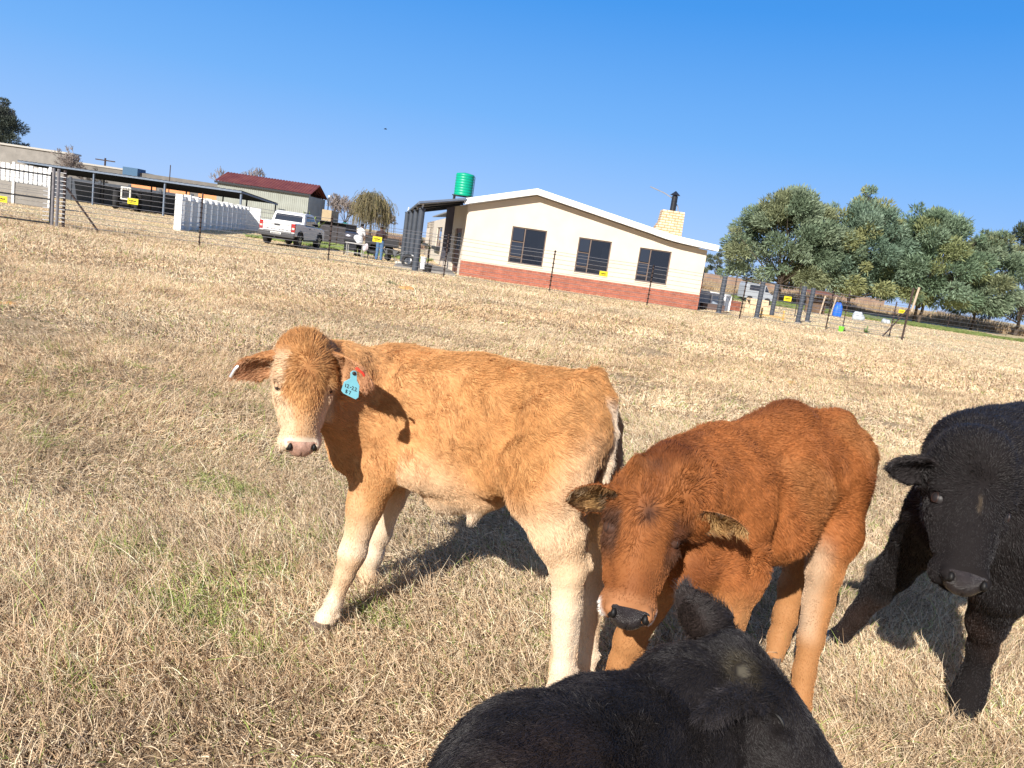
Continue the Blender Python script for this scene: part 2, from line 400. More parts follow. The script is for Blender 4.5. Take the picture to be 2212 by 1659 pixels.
def build_calf(label, base, body, hf, ears, color, furlen, flow, nf, hooves, nose_m, fur_m, hide_m, hoof_m, wid=.0011, h=.008, fluff=.003, curl=.25, lifts=.35, cscale=60, weight=None, eyes=(1, 1), clump=.4, lid=0, lid_m=None, jit=.13, tvar=.19, closed=False):
    root = empty('calf', (base[0], base[1], 0), 0, label, 'calf', 'calves standing together in the dry grass')
    V, Q = body.mesh(h)
    g = nrm(body.grad(V)); V = V+g*(fluff*wave(V, 18, 1)+fluff*.6*wave(V, 45, 2))[:, None]*np.clip(furlen(V)/.02, 0, 1)[:, None]
    earflag = np.zeros(len(V)); es = np.zeros(len(V)); et = np.zeros(len(V))
    for e in ears:
        v, q, s = ear_part(e); Q = np.concatenate([Q, q+len(V)]); V = np.concatenate([V, v])
        earflag = np.r_[earflag, 1+s[:, 0]]; es = np.r_[es, s[:, 1]]; et = np.r_[et, s[:, 2]]
    org = np.array([base[0], base[1], 0])
    tint = color(V, earflag, es, et)
    np_mesh('body', V-org, Q, hide_m, root, tint*.85)
    # fur
    T0 = len(Q)
    P0, N, vi = quad_sample(V, Q, nf, weight)
    ef = earflag[vi]; e_s = es[vi]; e_t = et[vi]; fl = flow(P0, N); ln = furlen(P0)
    for i, e in enumerate(ears):
        b0 = np.array(e['base']); m = (ef > 0) & (np.linalg.norm(P0-b0, axis=1) < e['L']+.05)
        ax_ = nrm(np.array(e['axis'], float)); fl[m] = ax_; ln[m] = np.where(ef[m] == 2, .030, .013) if e.get('th', 0) < .012 else .022
    tint = color(P0, ef, e_s, e_t)
    keep = ln > .002; P0, N, fl, ln, tint = P0[keep], N[keep], fl[keep], ln[keep], tint[keep]; n = len(P0)
    ln = ln*RNG.uniform(.6, 1.25, n); lift = lifts*RNG.uniform(.5, 1.4, n)
    P, R = grow(P0, N, fl, ln, lift, wid*RNG.uniform(.6, 1.2, n), 4, curl, cscale, clump=clump, jit=jit)
    tint = tint*np.exp(RNG.normal(0, tvar*.6, (n, 1)))*(1+.10*wave(P0, 70, 3))[:, None]
    np_curves('fur', P-org, R, np.clip(tint, 0, 1), fur_m, root)
    # eyes, nose leather
    s = hf['s']
    for q, on in zip((1, -1), eyes):
        if not on: continue
        if not closed: mb = MB(); mb.sphere(H2W(hf, (q*.0755, .164, -.0535))-org, .0195*s, 16, 10); mb.build('eye', EYE, root)
        if lid > 0:
            A3 = hf['A']; cen = H2W(hf, (q*.0755, .164, -.0535)); ed = np.array((q*.80, 0, .60)); ud = np.array((q*.30, -.80, .50)); ud = nrm(ud-ed*(ud @ ed)); sd = np.cross(ed, ud); vs = []; nu, nv = 9, 13
            for iu in range(nu):
                th = math.radians(100)-math.radians(100+lid)*iu/(nu-1)
                for iv in range(nv):
                    ph = math.radians(-80+160*iv/(nv-1)); d = ed*math.cos(th)*math.cos(ph)+ud*math.sin(th)+sd*math.cos(th)*math.sin(ph) if abs(math.cos(th)) > .01 else ud; vs.append(cen+(nrm(d)*.0212*s) @ A3-org)
            mb = MB(); mb.add(vs, [(a*nv+c, a*nv+c+1, (a+1)*nv+c+1, (a+1)*nv+c) for a in range(nu-1) for c in range(nv-1)], True); mb.build('upper_eyelid', lid_m, root)
        if closed:
            pts = [H2W(hf, np.array((q*.0755, .164, -.0535))+.0245*nrm(np.array((q*.8, .95*math.sin(a), .55+.25*math.cos(a)))))-org for a in np.linspace(-1.2, 1.2, 11)]
            MB().tube(pts, [.001, .002, .0026, .003, .003, .003, .003, .003, .0026, .002, .001], 6, False).build('eyelid', mat('nostril_dark', (.005, .004, .004), .6), root); continue
        mb = MB(); pts = []
        for i in range(17):
            a = 2*math.pi*i/16; pts.append(H2W(hf, np.array((q*.0755, .164, -.0535))+.0195*nrm(np.array((q*.8, .92*math.cos(a)*.9, .60+.60*math.sin(a)))))-org)
        mb.tube(pts, .0026*s, 6, False).build('eyelid', LID, root)
    nb = Body(); A = hf['A']; E = lambda x, y, z, rx, ry, rz, k, sub=False: nb.ell(H2W(hf, (x, y, z)), np.array((rx, ry, rz))*s, k, A, sub)
    E(0, .352, -.053, .048, .046, .041, .012)
    for q in (-1, 1): E(q*.036, .3545, -.0385, .0225, .0205, .0215, .014)
    for q in (-1, 1):
        nb.cone(H2W(hf, (q*.046, .385, -.030)), H2W(hf, (q*.030, .368, -.008)), .0085*s, .0065*s, .006) if 0 else None
        E(q*.039, .368, -.0215, .0085, .015, .015, .006, True); E(q*.047, .372, -.034, .005, .014, .011, .006, True)
    E(0, .392, -.050, .0012, .012, .03, .005, True)
    v, f = nb.mesh(.004); np_mesh('nose', v-org, f, nose_m, root)
    for q in (-1, 1):
        mb = Body(); mb.ell(H2W(hf, (q*.0385, .3640, -.0260)), np.array((.0075, .0125, .0105))*s, .005, hf['A']); mb.ell(H2W(hf, (q*.046, .366, -.034)), np.array((.005, .011, .010))*s, .005, hf['A']); v2, f2 = mb.mesh(.003); np_mesh('nostril', v2-org, f2, mat('nostril_dark', (.005, .004, .004), .6), root)
    for hp, fw, r in hooves:
        hoof(root, (hp[0]-org[0], hp[1]-org[1], 0), fw, hoof_m, r, .055)
    return root

# ===== calf 1: tan calf in profile, face turned to the camera
def calf_tan():
    b = Body(); W = Wp; n = nrm(np.array([.45, .88, 0])); n2 = n
    b.cone(W(835, 890, 2.86), W(1030, 930, 2.68), .235, .245, .05, n, 1.55)
    b.cone(W(1030, 930, 2.68), W(1210, 925, 2.50), .245, .180, .05, n, 1.40)
    b.cone(W(868, 792, 2.90), W(1040, 812, 2.72), .075, .06, .06)
    b.cone(W(1040, 816, 2.72), W(1255, 860, 2.48), .06, .065, .06)
    b.ell(W(1200, 856, 2.52), (.10, .10, .065), .05); b.ell(W(1262, 836, 2.46), (.05, .06, .04), .04)
    b.cone(W(800, 930, 2.80), W(762, 975, 2.76), .15, .085, .05)             # brisket
    b.cone(W(845, 850, 2.84), W(745, 815, 2.72), .165, .112, .05)           # neck
    b.cone(W(770, 900, 2.76), W(712, 870, 2.66), .14, .09, .05)
    b.cone(W(850, 900, 2.76), W(815, 1010, 2.74), .12, .105, .05, n, 1.5)    # near shoulder
    b.ell(W(950, 1010, 2.68), (.20, .13, .10), .05)                          # belly
    # near fore leg
    b.chain([W(812, 1010, 2.735), W(790, 1090, 2.72), W(764, 1190, 2.70), W(745, 1240, 2.69)], [.095, .064, .043, .036], .03)
    b.ell(W(758, 1200, 2.69), (.037, .040, .055), .03)
    b.chain([W(745, 1240, 2.69), W(720, 1305, 2.68), W(703, 1338, 2.672)], [.031, .029, .037], .02)
    b.chain([W(703, 1338, 2.672), W(694, 1358, 2.655)], [.037, .034], .015)
    leg_detail(b, W(748, 1225, 2.69), W(709, 1322, 2.675), (.95, .25))
    b.ell(W(1118, 905, 2.40), (.10, .06, .12), .09, sub=True)
    b.ell(W(880, 900, 2.72), (.10, .09, .16), .06)
    # far fore leg
    b.chain([W(868, 1010, 3.0), W(842, 1080, 3.02), W(822, 1150, 3.04), W(806, 1200, 3.05), W(793, 1245, 3.06), W(785, 1270, 3.05)], [.085, .055, .042, .036, .036, .036], .03)
    # near hind leg
    b.cone(W(1212, 930, 2.43), W(1185, 1060, 2.36), .150, .125, .05, n, 1.25)
    b.chain([W(1182, 1070, 2.34), W(1207, 1150, 2.32), W(1228, 1232, 2.31)], [.115, .078, .056], .04)
    leg_detail(b, W(1236, 1245, 2.31), W(1217, 1440, 2.30), (.92, .35), .026, .018); leg_detail(b, W(1286, 1235, 2.54), W(1268, 1410, 2.5), (.92, .35), .022, .015)
    b.cone(W(1266, 1222, 2.33), W(1246, 1160, 2.34), .024, .014, .022)       # point of hock
    b.chain([W(1228, 1232, 2.31), W(1222, 1310, 2.305), W(1214, 1440, 2.30), W(1208, 1500, 2.30), W(1203, 1530, 2.29)], [.054, .043, .036, .043, .038], .02)
    # far hind leg
    b.cone(W(1275, 925, 2.58), W(1283, 1040, 2.56), .105, .09, .05)
    b.chain([W(1290, 1040, 2.56), W(1290, 1130, 2.54), W(1284, 1215, 2.54)], [.09, .055, .040], .03)
    b.chain([W(1284, 1215, 2.54), W(1275, 1300, 2.52), W(1268, 1420, 2.50), W(1264, 1475, 2.49), W(1260, 1500, 2.48)], [.040, .033, .030, .036, .034], .02)
    # tail
    b.chain([W(1285, 822, 2.47), W(1312, 862, 2.44), W(1319, 930, 2.43), W(1312, 1000, 2.43), W(1304, 1040, 2.43)], [.04, .024, .017, .014, .010], .012)
    # sheath and far belly line
    b.cone(W(965, 1060, 2.72), W(1060, 1062, 2.64), .085, .06, .05)
    b.cone(W(1042, 1082, 2.64), W(1022, 1118, 2.64), .035, .018, .03)
    b.cone(W(1115, 1010, 2.42), W(1060, 1040, 2.52), .06, .05, .06)          # flank fold
    hf = head_frame(W(669, 728, 2.45), W(655, 976, 2.35), (.42, -.90, .12))
    add_head(b, hf, 1.06)
    b.cone(W(735, 800, 2.66), H2W(hf, (0, .07, -.12)), .10, .08, .05)
    rtb = H2W(hf, (0.080, .060, -.095)); ltb = H2W(hf, (-.080, .060, -.095))
    # which lateral side is the right-hand side of the picture
    r_side = rtb if rtb[0] > ltb[0] else ltb; l_side = ltb if rtb[0] > ltb[0] else rtb
    ears = [dict(base=r_side, axis=W(816, 842, 2.40)-r_side, opening=(-.10, -.95, -.30), L=.235, Wd=.050, cup=.5),
            dict(base=l_side, axis=W(490, 818, 2.46)-l_side, opening=(.10, -.86, -.42), L=.165, Wd=.048, cup=.95)]
    gin = np.array((.63, .345, .148)); gin2 = np.array((.49, .24, .085)); crm = np.array((.76, .56, .37)); pale = np.array((.84, .68, .51)); gry = np.array((.55, .48, .40)); tail = Body(); tail.chain([W(1285, 822, 2.47), W(1312, 862, 2.44), W(1319, 930, 2.43), W(1312, 1000, 2.43), W(1304, 1040, 2.43)], [.02, .024, .017, .014, .010], .012); rsg = np.sign(W2H(hf, r_side[None])[0, 0])
    def color(p, ef, es, et):
        x, y, z = p.T; c = np.tile(gin, (len(p), 1)); nzv = wave(p, 6, 0)*.5+wave(p, 14, 1)*.35
        c = mixc(c, gin2, smooth(-.3, .8, nzv+.2*wave(p, 30, 2))*.65)
        t = np.where(x < -.36, smooth(.55, .30, z+.05*nzv), smooth(.80, .50, z+.07*nzv-.26*smooth(-.02, .28, x))); c = mixc(c, crm, t)
        c = mixc(c, pale, smooth(.50, .30, z+.03*nzv-.10*smooth(.0, .2, x))); c = mixc(c, gry*.9, smooth(.07, .0, z)*.5*smooth(-.5, .8, wave(p, 30, 4))); c = mixc(c, crm*np.array((.86, .74, .60)), smooth(.1, .9, wave(p, 17, 4))*smooth(.6, .4, z)*.6); c = mixc(c, np.array((.60, .40, .24)), smooth(.05, .0, np.abs(z-.30+.02))*smooth(-.3, -.45, x)*.2)
        # inner legs, belly underside greyish cream
        c = mixc(c, gry*1.25, smooth(.60, .52, z)*smooth(.46, .52, z)*smooth(-.3, -.1, x)*smooth(.20, .05, x)*.8)
        # front of near foreleg tan
        c = mixc(c, crm*np.array((.92, .78, .66)), smooth(.06, .0, np.abs(x+.50))*smooth(.28, .45, z)*smooth(.66, .5, z)*.7)
        # tail and rump cleft
        c = mixc(c, np.array((.82, .70, .56)), smooth(.016, .004, tail.d(p))*smooth(1.10, 1.04, z)*.8)
        hl = W2H(hf, p); hx, hy, hz = hl.T; ah = np.abs(hx); inh = smooth(-.03, .0, hy)*smooth(-.21, -.18, hz)*smooth(.135, .11, ah)*smooth(.46, .42, hy)
        hc = np.tile(np.array((.55, .29, .115)), (len(p), 1)); nz2 = wave(p, 25, 3)
        hc = mixc(hc, np.array((.33, .115, .035)), smooth(.045, .0, np.hypot(hx, (hy-.105)*.8))*.55+.25*smooth(.0, .7, nz2))
        hc = mixc(hc, crm*.94, smooth(.045, .075, ah+.02*nz2+.02*smooth(.2, .3, hy))*smooth(.03, .08, hy)*np.where(hx*rsg > 0, smooth(.13, .2, hy), 1))
        hc = mixc(hc, crm*.88, smooth(.20, .31, hy+.02*nz2)*.40+.25*smooth(.02, .05, ah)*smooth(.18, .24, hy))
        hc = mixc(hc, pale*.98, smooth(.322, .345, hy))
        hc = mixc(hc, np.array((.25, .11, .06)), smooth(.026, .016, np.hypot((hy-.163), (hz+.052)*1.2))*smooth(.06, .075, ah)*.6)
        c = mixc(c, hc, inh)
        e1 = (ef == 1); e2 = (ef == 2)
        c[e1] = np.array((.46, .22, .09)); c[e2] = mixc(np.tile((.50, .27, .14), (e2.sum(), 1)), np.array((.50, .27, .15)), smooth(.35, .8, es[e2]))
        return c
    def furlen(p):
        z = p[:, 2]; L = .007+.017*smooth(.50, .80, z); hl = W2H(hf, p); hx, hy, hz = hl.T
        inh = smooth(-.05, .0, hy)*smooth(-.21, -.18, hz)*smooth(.135, .11, np.abs(hx))*smooth(.46, .42, hy)
        hlen = .030-.023*smooth(.05, .30, hy); L = L*(1-inh)+hlen*inh
        L = np.where((inh > .5) & (hy > .330) & (hz > -.085) & (np.abs(hx) < .056), 0, L)
        eye = (np.hypot(hy-.163, (hz+.052)) < .022) & (np.abs(hx) > .055) & (inh > .5); L = np.where(eye, 0, L)
        L = L+.02*smooth(.58, .54, z)*smooth(.46, .5, z)*smooth(-.25, -.1, p[:, 0])*smooth(.2, .1, p[:, 0])
        return np.where(z < .05, 0, L)
    back = nrm(np.array([.85, -.40, -.35]))
    def flow(p, N):
        z = p[:, 2]; f = np.tile(back, (len(p), 1)); f = mixc(f, np.array((0, 0, -1.)), smooth(.75, .5, z))
        hl = W2H(hf, p); hx, hy, hz = hl.T; inh = ((hy > -.03) & (hz > -.2) & (np.abs(hx) < .13) & (hy < .45))
        rad = np.stack([hx, (hy-.11), 0*hx], 1) @ hf['A']; f[inh] = nrm(rad[inh]+.01*hf['A'][1])
        return f
    root = build_calf('tan calf standing side-on with its face turned to the camera and a blue ear tag', (-.05, 2.65), b, hf, ears, color, furlen, flow, 190000,
               [((W(690, 1362, 2.65)), (-.9, -.3), .036), (W(782, 1280, 3.05), (-.95, .1), .033), (W(1202, 1540, 2.285), (-.8, -.2), .036), (W(1258, 1510, 2.475), (-.9, 0), .034)],
               NOSEP, FUR, HIDE, HOOF, wid=.0010, curl=.25, lifts=.30, cscale=80, clump=.26, fluff=.0015, lid=14, lid_m=mat('lid_cream', (.60, .38, .23), .7))
    org = np.array([-.05, 2.65, 0])
    # hanging tag in the ear
    e = ears[0]; C0 = W(765, 806, 2.30)-org
    tgm = mat('tag_plastic', (.17, .44, .53), .35, var=.06, scale=12); red = mat('tag_button', (.75, .06, .03), .4); ink = mat('tag_ink', (.01, .01, .02), .5)
    R_ = np.array(_r); U_ = np.array((0, 0, 1.)); right = nrm(np.array((.97, .20, -.05))); up = nrm(np.array((.14, -.0, 1.))); up = nrm(up-right*(up @ right)); nn = np.cross(right, up)
    nn = nn if nn[1] < 0 else -nn
    sx = .00130
    outline = [(-17, -52), (13, -62), (19, -56), (17, -28), (9, -16), (6, 2), (2, 6), (-5, 5), (-9, 0), (-7, -14), (-20, -24), (-23, -46)]
    def tp(u, v, o=0): return C0+right*u*sx+up*v*sx+nn*o
    mb = MB(); mb.prism([tp(u, v, .0015) for u, v in outline], -nn*.003); tg = mb.build('ear_tag', tgm, root, bevel=.0007)
    mb = MB(); A = Matrix.Rotation(0, 3, 'X'); mb.sphere(tp(0, 0, .003), .0058, 12, 8); mb.build('tag_stud', LID, tg)
    mb = MB(); mb.tube([tp(2, 13, -.001), tp(10, 9, .002), tp(20, 3, .002), tp(24, -3, 0)], .0042, 8).build('tag_button', red, tg)
    def stroke(pts, nm='number'):
        q = MB()
        for s_ in pts: q.tube([tp(u, v, .0022) for u, v in s_], .0011, 5)
        return q
    D = {'1': [[(0, 0), (0, 8)]], '2': [[(0, 7), (2, 8.5), (4, 6.5), (0, 0), (5, 0)]], '-': [[(0, 4), (3, 4)]], '7': [[(0, 8), (5, 8), (2, 0)]],
         '8': [[(2, 4.5), (0, 6.5), (2, 8.5), (4, 6.5), (2, 4.5), (0, 2), (2, 0), (4.3, 2), (2, 4.5)]]}
    q = MB()
    for s_, x0, y0 in (('12-22', -15, -36), ('87', -13, -50)):
        x = x0
        for chh in s_:
            for st in D[chh]: q.tube([tp(x+u, y0+v-(x-x0)*.25, .0022) for u, v in st], .0011, 5)
            x += {'1': 3.5, '-': 4.5}.get(chh, 7.2)
    q.build('tag_number', ink, tg)
    # metal clip in the other ear
    mb = MB(); c = W(508, 803, 2.39)-org; mb.tube([c+np.array((.008, 0, .02)), c+np.array((.0, -.006, .008)), c+np.array((-.012, -.004, -.018))], .005, 8)
    mb.build('ear_clip', mat('clip_metal', (.75, .77, .8), .3, metal=.6), root)
    return root

# ===== calf 2: red-brown calf, head low
def calf_red():
    b = Body(); W = Wp; ax = nrm(np.array([.75, .62, 0])); n = nrm(np.array([.62, -.75, 0]))
    b.cone(W(1570, 1075, 2.48), W(1680, 1055, 2.64), .185, .20, .05, n, 1.3)
    b.cone(W(1680, 1050, 2.64), W(1778, 1020, 2.84), .20, .185, .05, n, 1.25)
    b.cone(W(1570, 975, 2.52), W(1700, 925, 2.74), .09, .085, .06)
    b.cone(W(1700, 925, 2.74), W(1800, 945, 2.93), .085, .09, .06)
    b.ell(W(1800, 990, 2.88), (.15, .13, .13), .05)
    b.ell(W(1660, 1120, 2.56), (.15, .15, .16), .05)                       # belly
    b.cone(W(1555, 1060, 2.44), W(1470, 1060, 2.22), .155, .12, .06)       # neck
    b.cone(W(1540, 985, 2.46), W(1450, 1015, 2.26), .10, .08, .06)
    b.cone(W(1530, 1120, 2.38), W(1500, 1215, 2.32), .135, .10, .06)       # brisket
    # near shoulder and forelegs
    b.cone(W(1590, 1110, 2.38), W(1585, 1240, 2.34), .115, .095, .05)
    b.chain([W(1585, 1240, 2.34), W(1565, 1330, 2.33), W(1552, 1420, 2.32), W(1545, 1520, 2.31), W(1540, 1580, 2.29), W(1538, 1600, 2.28)], [.095, .066, .05, .036, .042, .038], .03)
    b.chain([W(1450, 1210, 2.38), W(1400, 1300, 2.42), W(1360, 1385, 2.43), W(1342, 1430, 2.43), W(1325, 1480, 2.43), W(1318, 1505, 2.42)], [.10, .062, .048, .038, .040, .037], .03)
    # hind legs
    b.cone(W(1800, 1050, 2.78), W(1800, 1150, 2.70), .13, .095, .05)
    b.chain([W(1800, 1150, 2.70), W(1782, 1230, 2.66), W(1768, 1300, 2.66)], [.095, .058, .052], .03)
    b.chain([W(1768, 1300, 2.66), W(1752, 1380, 2.62), W(1738, 1450, 2.59), W(1726, 1530, 2.55), W(1722, 1560, 2.52)], [.052, .043, .036, .038, .036], .02)
    leg_detail(b, W(1768, 1315, 2.66), W(1736, 1455, 2.59), (.6, .7), .026, .017); b.cone(W(1790, 1290, 2.70), W(1790, 1230, 2.70), .022, .014, .02); leg_detail(b, W(1698, 1330, 2.98), W(1682, 1385, 2.95), (.6, .7), .022, .016)
    b.ell(W(1812, 905, 2.88), (.045, .05, .035), .04); b.ell(W(1590, 1060, 2.40), (.07, .06, .13), .05)
    b.cone(W(1760, 1080, 3.02), W(1740, 1200, 3.02), .11, .08, .05)
    b.chain([W(1740, 1200, 3.02), W(1712, 1270, 3.0), W(1698, 1330, 2.98), W(1682, 1380, 2.95), W(1672, 1420, 2.91)], [.08, .05, .045, .036, .036], .03)
    hf = head_frame(W(1420, 1008, 2.16), W(1360, 1346, 1.97), (-.02, -.86, .50))
    add_head(b, hf, .90)
    b.cone(H2W(hf, (0, .07, -.12)), W(1480, 1080, 2.26), .085, .11, .06)
    aa = H2W(hf, (.078, .075, -.085)); bb = H2W(hf, (-.078, .075, -.085)); rs, ls = (aa, bb) if aa[0] > bb[0] else (bb, aa); rs = rs+(rs-ls)*.12+np.array((0, -.02, -.005))
    ears = [dict(base=rs, axis=W(1665, 1165, 2.00)-rs, opening=(-.15, -.75, -.60), L=.205, Wd=.056, cup=.6),
            dict(base=ls, axis=W(1212, 1075, 2.10)-ls, opening=(.10, -.88, -.30), L=.185, Wd=.054, cup=.9)]
    red = np.array((.37, .132, .040)); dk = np.array((.17, .052, .016)); org_ = np.array((.44, .215, .085)); pale = np.array((.60, .47, .34))
    def color(p, ef, es, et):
        x, y, z = p.T; c = np.tile(red, (len(p), 1)); nzv = wave(p, 7, 0)*.5+wave(p, 15, 2)*.4
        c = mixc(c, dk, smooth(.05, .9, nzv+.25*smooth(.75, .95, z))*.95); c = mixc(c, org_*np.array((.9, .85, .8)), smooth(.2, 1.0, wave(p, 9, 4))*.45)
        c = mixc(c, org_, smooth(.62, .45, z+.05*nzv)*.9)
        # cream shin patch on the near hind leg
        fr = smooth(.0, .07, (p-W(1775, 1230, 2.6)) @ np.array([-.75, -.62, 0])+.03)
        c = mixc(c, pale, smooth(1.235, 1.165, x)*smooth(1.02, 1.08, x)*smooth(.24, .34, z)*smooth(.70, .58, z)*smooth(2.82, 2.74, y)*.62)
        hl = W2H(hf, p); hx, hy, hz = hl.T; ah = np.abs(hx); inh = smooth(-.03, .0, hy)*smooth(-.2, -.17, hz)*smooth(.13, .10, ah)*smooth(.46, .42, hy)
        hc = np.tile(np.array((.30, .108, .033)), (len(p), 1)); nz2 = wave(p, 22, 3)
        hc = mixc(hc, np.array((.045, .018, .012)), smooth(.034, .0, np.hypot(hx, (hy-.118)*.7))*.9)
        hc = mixc(hc, np.array((.08, .03, .016)), smooth(.04, .0, np.hypot(hx*.7, (hy-.0)))*.8)
        hc = mixc(hc, np.array((.06, .028, .018)), smooth(.050, .066, ah)*smooth(.09, .13, hy)*smooth(.27, .20, hy)*.88)
        hc = mixc(hc, np.array((.46, .24, .09)), smooth(-.09, -.13, hz)*smooth(.12, .2, hy)*.8)
        hc = mixc(hc, dk, smooth(.2, 1, nz2)*.4)
        hc = mixc(hc, np.array((.42, .19, .085)), smooth(.30, .33, hy)*.8)
        hc = mixc(hc, np.array((.80, .76, .72)), smooth(.045, .058, ah)*smooth(.325, .345, hy)*smooth(-.055, -.075, hz))
        c = mixc(c, hc, inh)
        e1 = (ef == 1); e2 = (ef == 2); c[e1] = np.array((.38, .14, .045))
        ce = mixc(np.tile((.50, .31, .13), (e2.sum(), 1)), np.array((.30, .14, .05)), smooth(.55, 1, np.abs(et[e2]))); ce = mixc(ce, np.array((.07, .045, .03)), smooth(.32, .15, es[e2])*.9); ce = mixc(ce, np.array((.62, .50, .34)), smooth(.2, 1, wave(p[e2], 70, 1))*.6); ce = mixc(ce, np.array((.06, .035, .025)), smooth(.82, .96, np.abs(et[e2]))*.8); ce = mixc(ce, np.array((.22, .09, .03)), smooth(.0, 1, wave(p[e2], 45, 2))*.5); c[e2] = ce
        return c
    def furlen(p):
        z = p[:, 2]; L = .007+.016*smooth(.45, .7, z); hl = W2H(hf, p); hx, hy, hz = hl.T
        inh = smooth(-.05, .0, hy)*smooth(-.2, -.17, hz)*smooth(.13, .10, np.abs(hx))*smooth(.46, .42, hy)
        hlen = .031-.023*smooth(.03, .30, hy); L = L*(1-inh)+hlen*inh
        L = np.where((inh > .5) & (hy > .330) & (hz > -.085) & (np.abs(hx) < .056), 0, L)
        eye = (np.hypot(hy-.163, (hz+.052)) < .020) & (np.abs(hx) > .055) & (inh > .5); L = np.where(eye, 0, L)
        return np.where(z < .05, 0, L)
    def flow(p, N):
        z = p[:, 2]; f = np.tile(nrm(np.array([.72, .5, -.55])), (len(p), 1)); f = mixc(f, np.array((0, 0, -1.)), smooth(.7, .5, z))
        hl = W2H(hf, p); hx, hy, hz = hl.T; inh = ((hy > -.03) & (hz > -.2) & (np.abs(hx) < .13) & (hy < .45))
        rad = np.stack([hx, (hy-.118), 0*hx], 1) @ hf['A']; f[inh] = nrm(rad[inh]+.01*hf['A'][1]); return f
    return build_calf('red-brown calf with lowered head between the tan calf and the black ones', (.95, 2.55), b, hf, ears, color, furlen, flow, 130000,
               [(W(1538, 1612, 2.275), (-.6, -.7), .036), (W(1312, 1515, 2.42), (-.7, -.6), .036), (W(1718, 1570, 2.51), (-.6, -.6), .036), (W(1668, 1430, 2.90), (-.6, -.6), .035)],
               NOSEB, FUR, HIDE, HOOF, wid=.0011, curl=.3, lifts=.38, cscale=60, clump=.6, lid=62, lid_m=mat('lid_red', (.07, .03, .018), .7))

def black_color(hf, horn=None, brown=.35):
    def color(p, ef, es, et):
        c = np.tile(np.array((.017, .0145, .015)), (len(p), 1)); nzv = wave(p, 6, 1)*.5+wave(p, 16, 2)*.4
        c = mixc(c, np.array((.050, .026, .017)), smooth(.1, 1, nzv)*brown)
        hl = W2H(hf, p); hx, hy, hz = hl.T
        c = mixc(c, np.array((.20, .15, .10)), smooth(.006, .002, np.abs(hx-.002))*smooth(.14, .155, hy)*smooth(.20, .18, hy)*(hz > -.06)*.3)
        if horn is not None:
            rr = np.linalg.norm(p-horn, axis=1); c = mixc(c, np.array((.10, .088, .066)), smooth(.016, .009, rr)*.9); c = mixc(c, np.array((.045, .036, .022)), smooth(.05, .02, rr)*smooth(.014, .022, rr)*.7)
        c[ef > 0] = c[ef > 0]*1.7+.002; return c  # ears lightened: their lit sheen is put into the coat colour
    return color
def black_len(hf, body=.018, bald=None, zleg=.5, closed=False):
    def furlen(p):
        z = p[:, 2]; L = .008+(body-.008)*smooth(zleg-.08, zleg+.15, z); hl = W2H(hf, p); hx, hy, hz = hl.T
        inh = smooth(-.05, .0, hy)*smooth(-.2, -.17, hz)*smooth(.13, .10, np.abs(hx))*smooth(.46, .42, hy)
        L = L*(1-inh)+(.017-.011*smooth(.10, .30, hy))*inh
        L = np.where((inh > .5) & (hy > .330) & (hz > -.085) & (np.abs(hx) < .056), 0, L)
        L = np.where((np.hypot(hy-.163, (hz+.052)) < .020) & (np.abs(hx) > .055) & (inh > .5) & (not closed), 0, L)
        if bald is not None: L = np.where(np.linalg.norm(p-bald, axis=1) < .017, 0, L)
        return np.where(z < .05, 0, L)
    return furlen
def head_flow(hf, back, zl):
    def flow(p, N):
        z = p[:, 2]; f = np.tile(nrm(np.array(back, float)), (len(p), 1)); f = mixc(f, np.array((0, 0, -1.)), smooth(zl+.1, zl-.1, z))
        hl = W2H(hf, p); hx, hy, hz = hl.T; inh = ((hy > -.03) & (hz > -.2) & (np.abs(hx) < .13) & (hy < .45))
        rad = np.stack([hx, (hy-.13), 0*hx], 1) @ hf['A']; f[inh] = nrm(rad[inh]+.01*hf['A'][1]); return f
    return flow

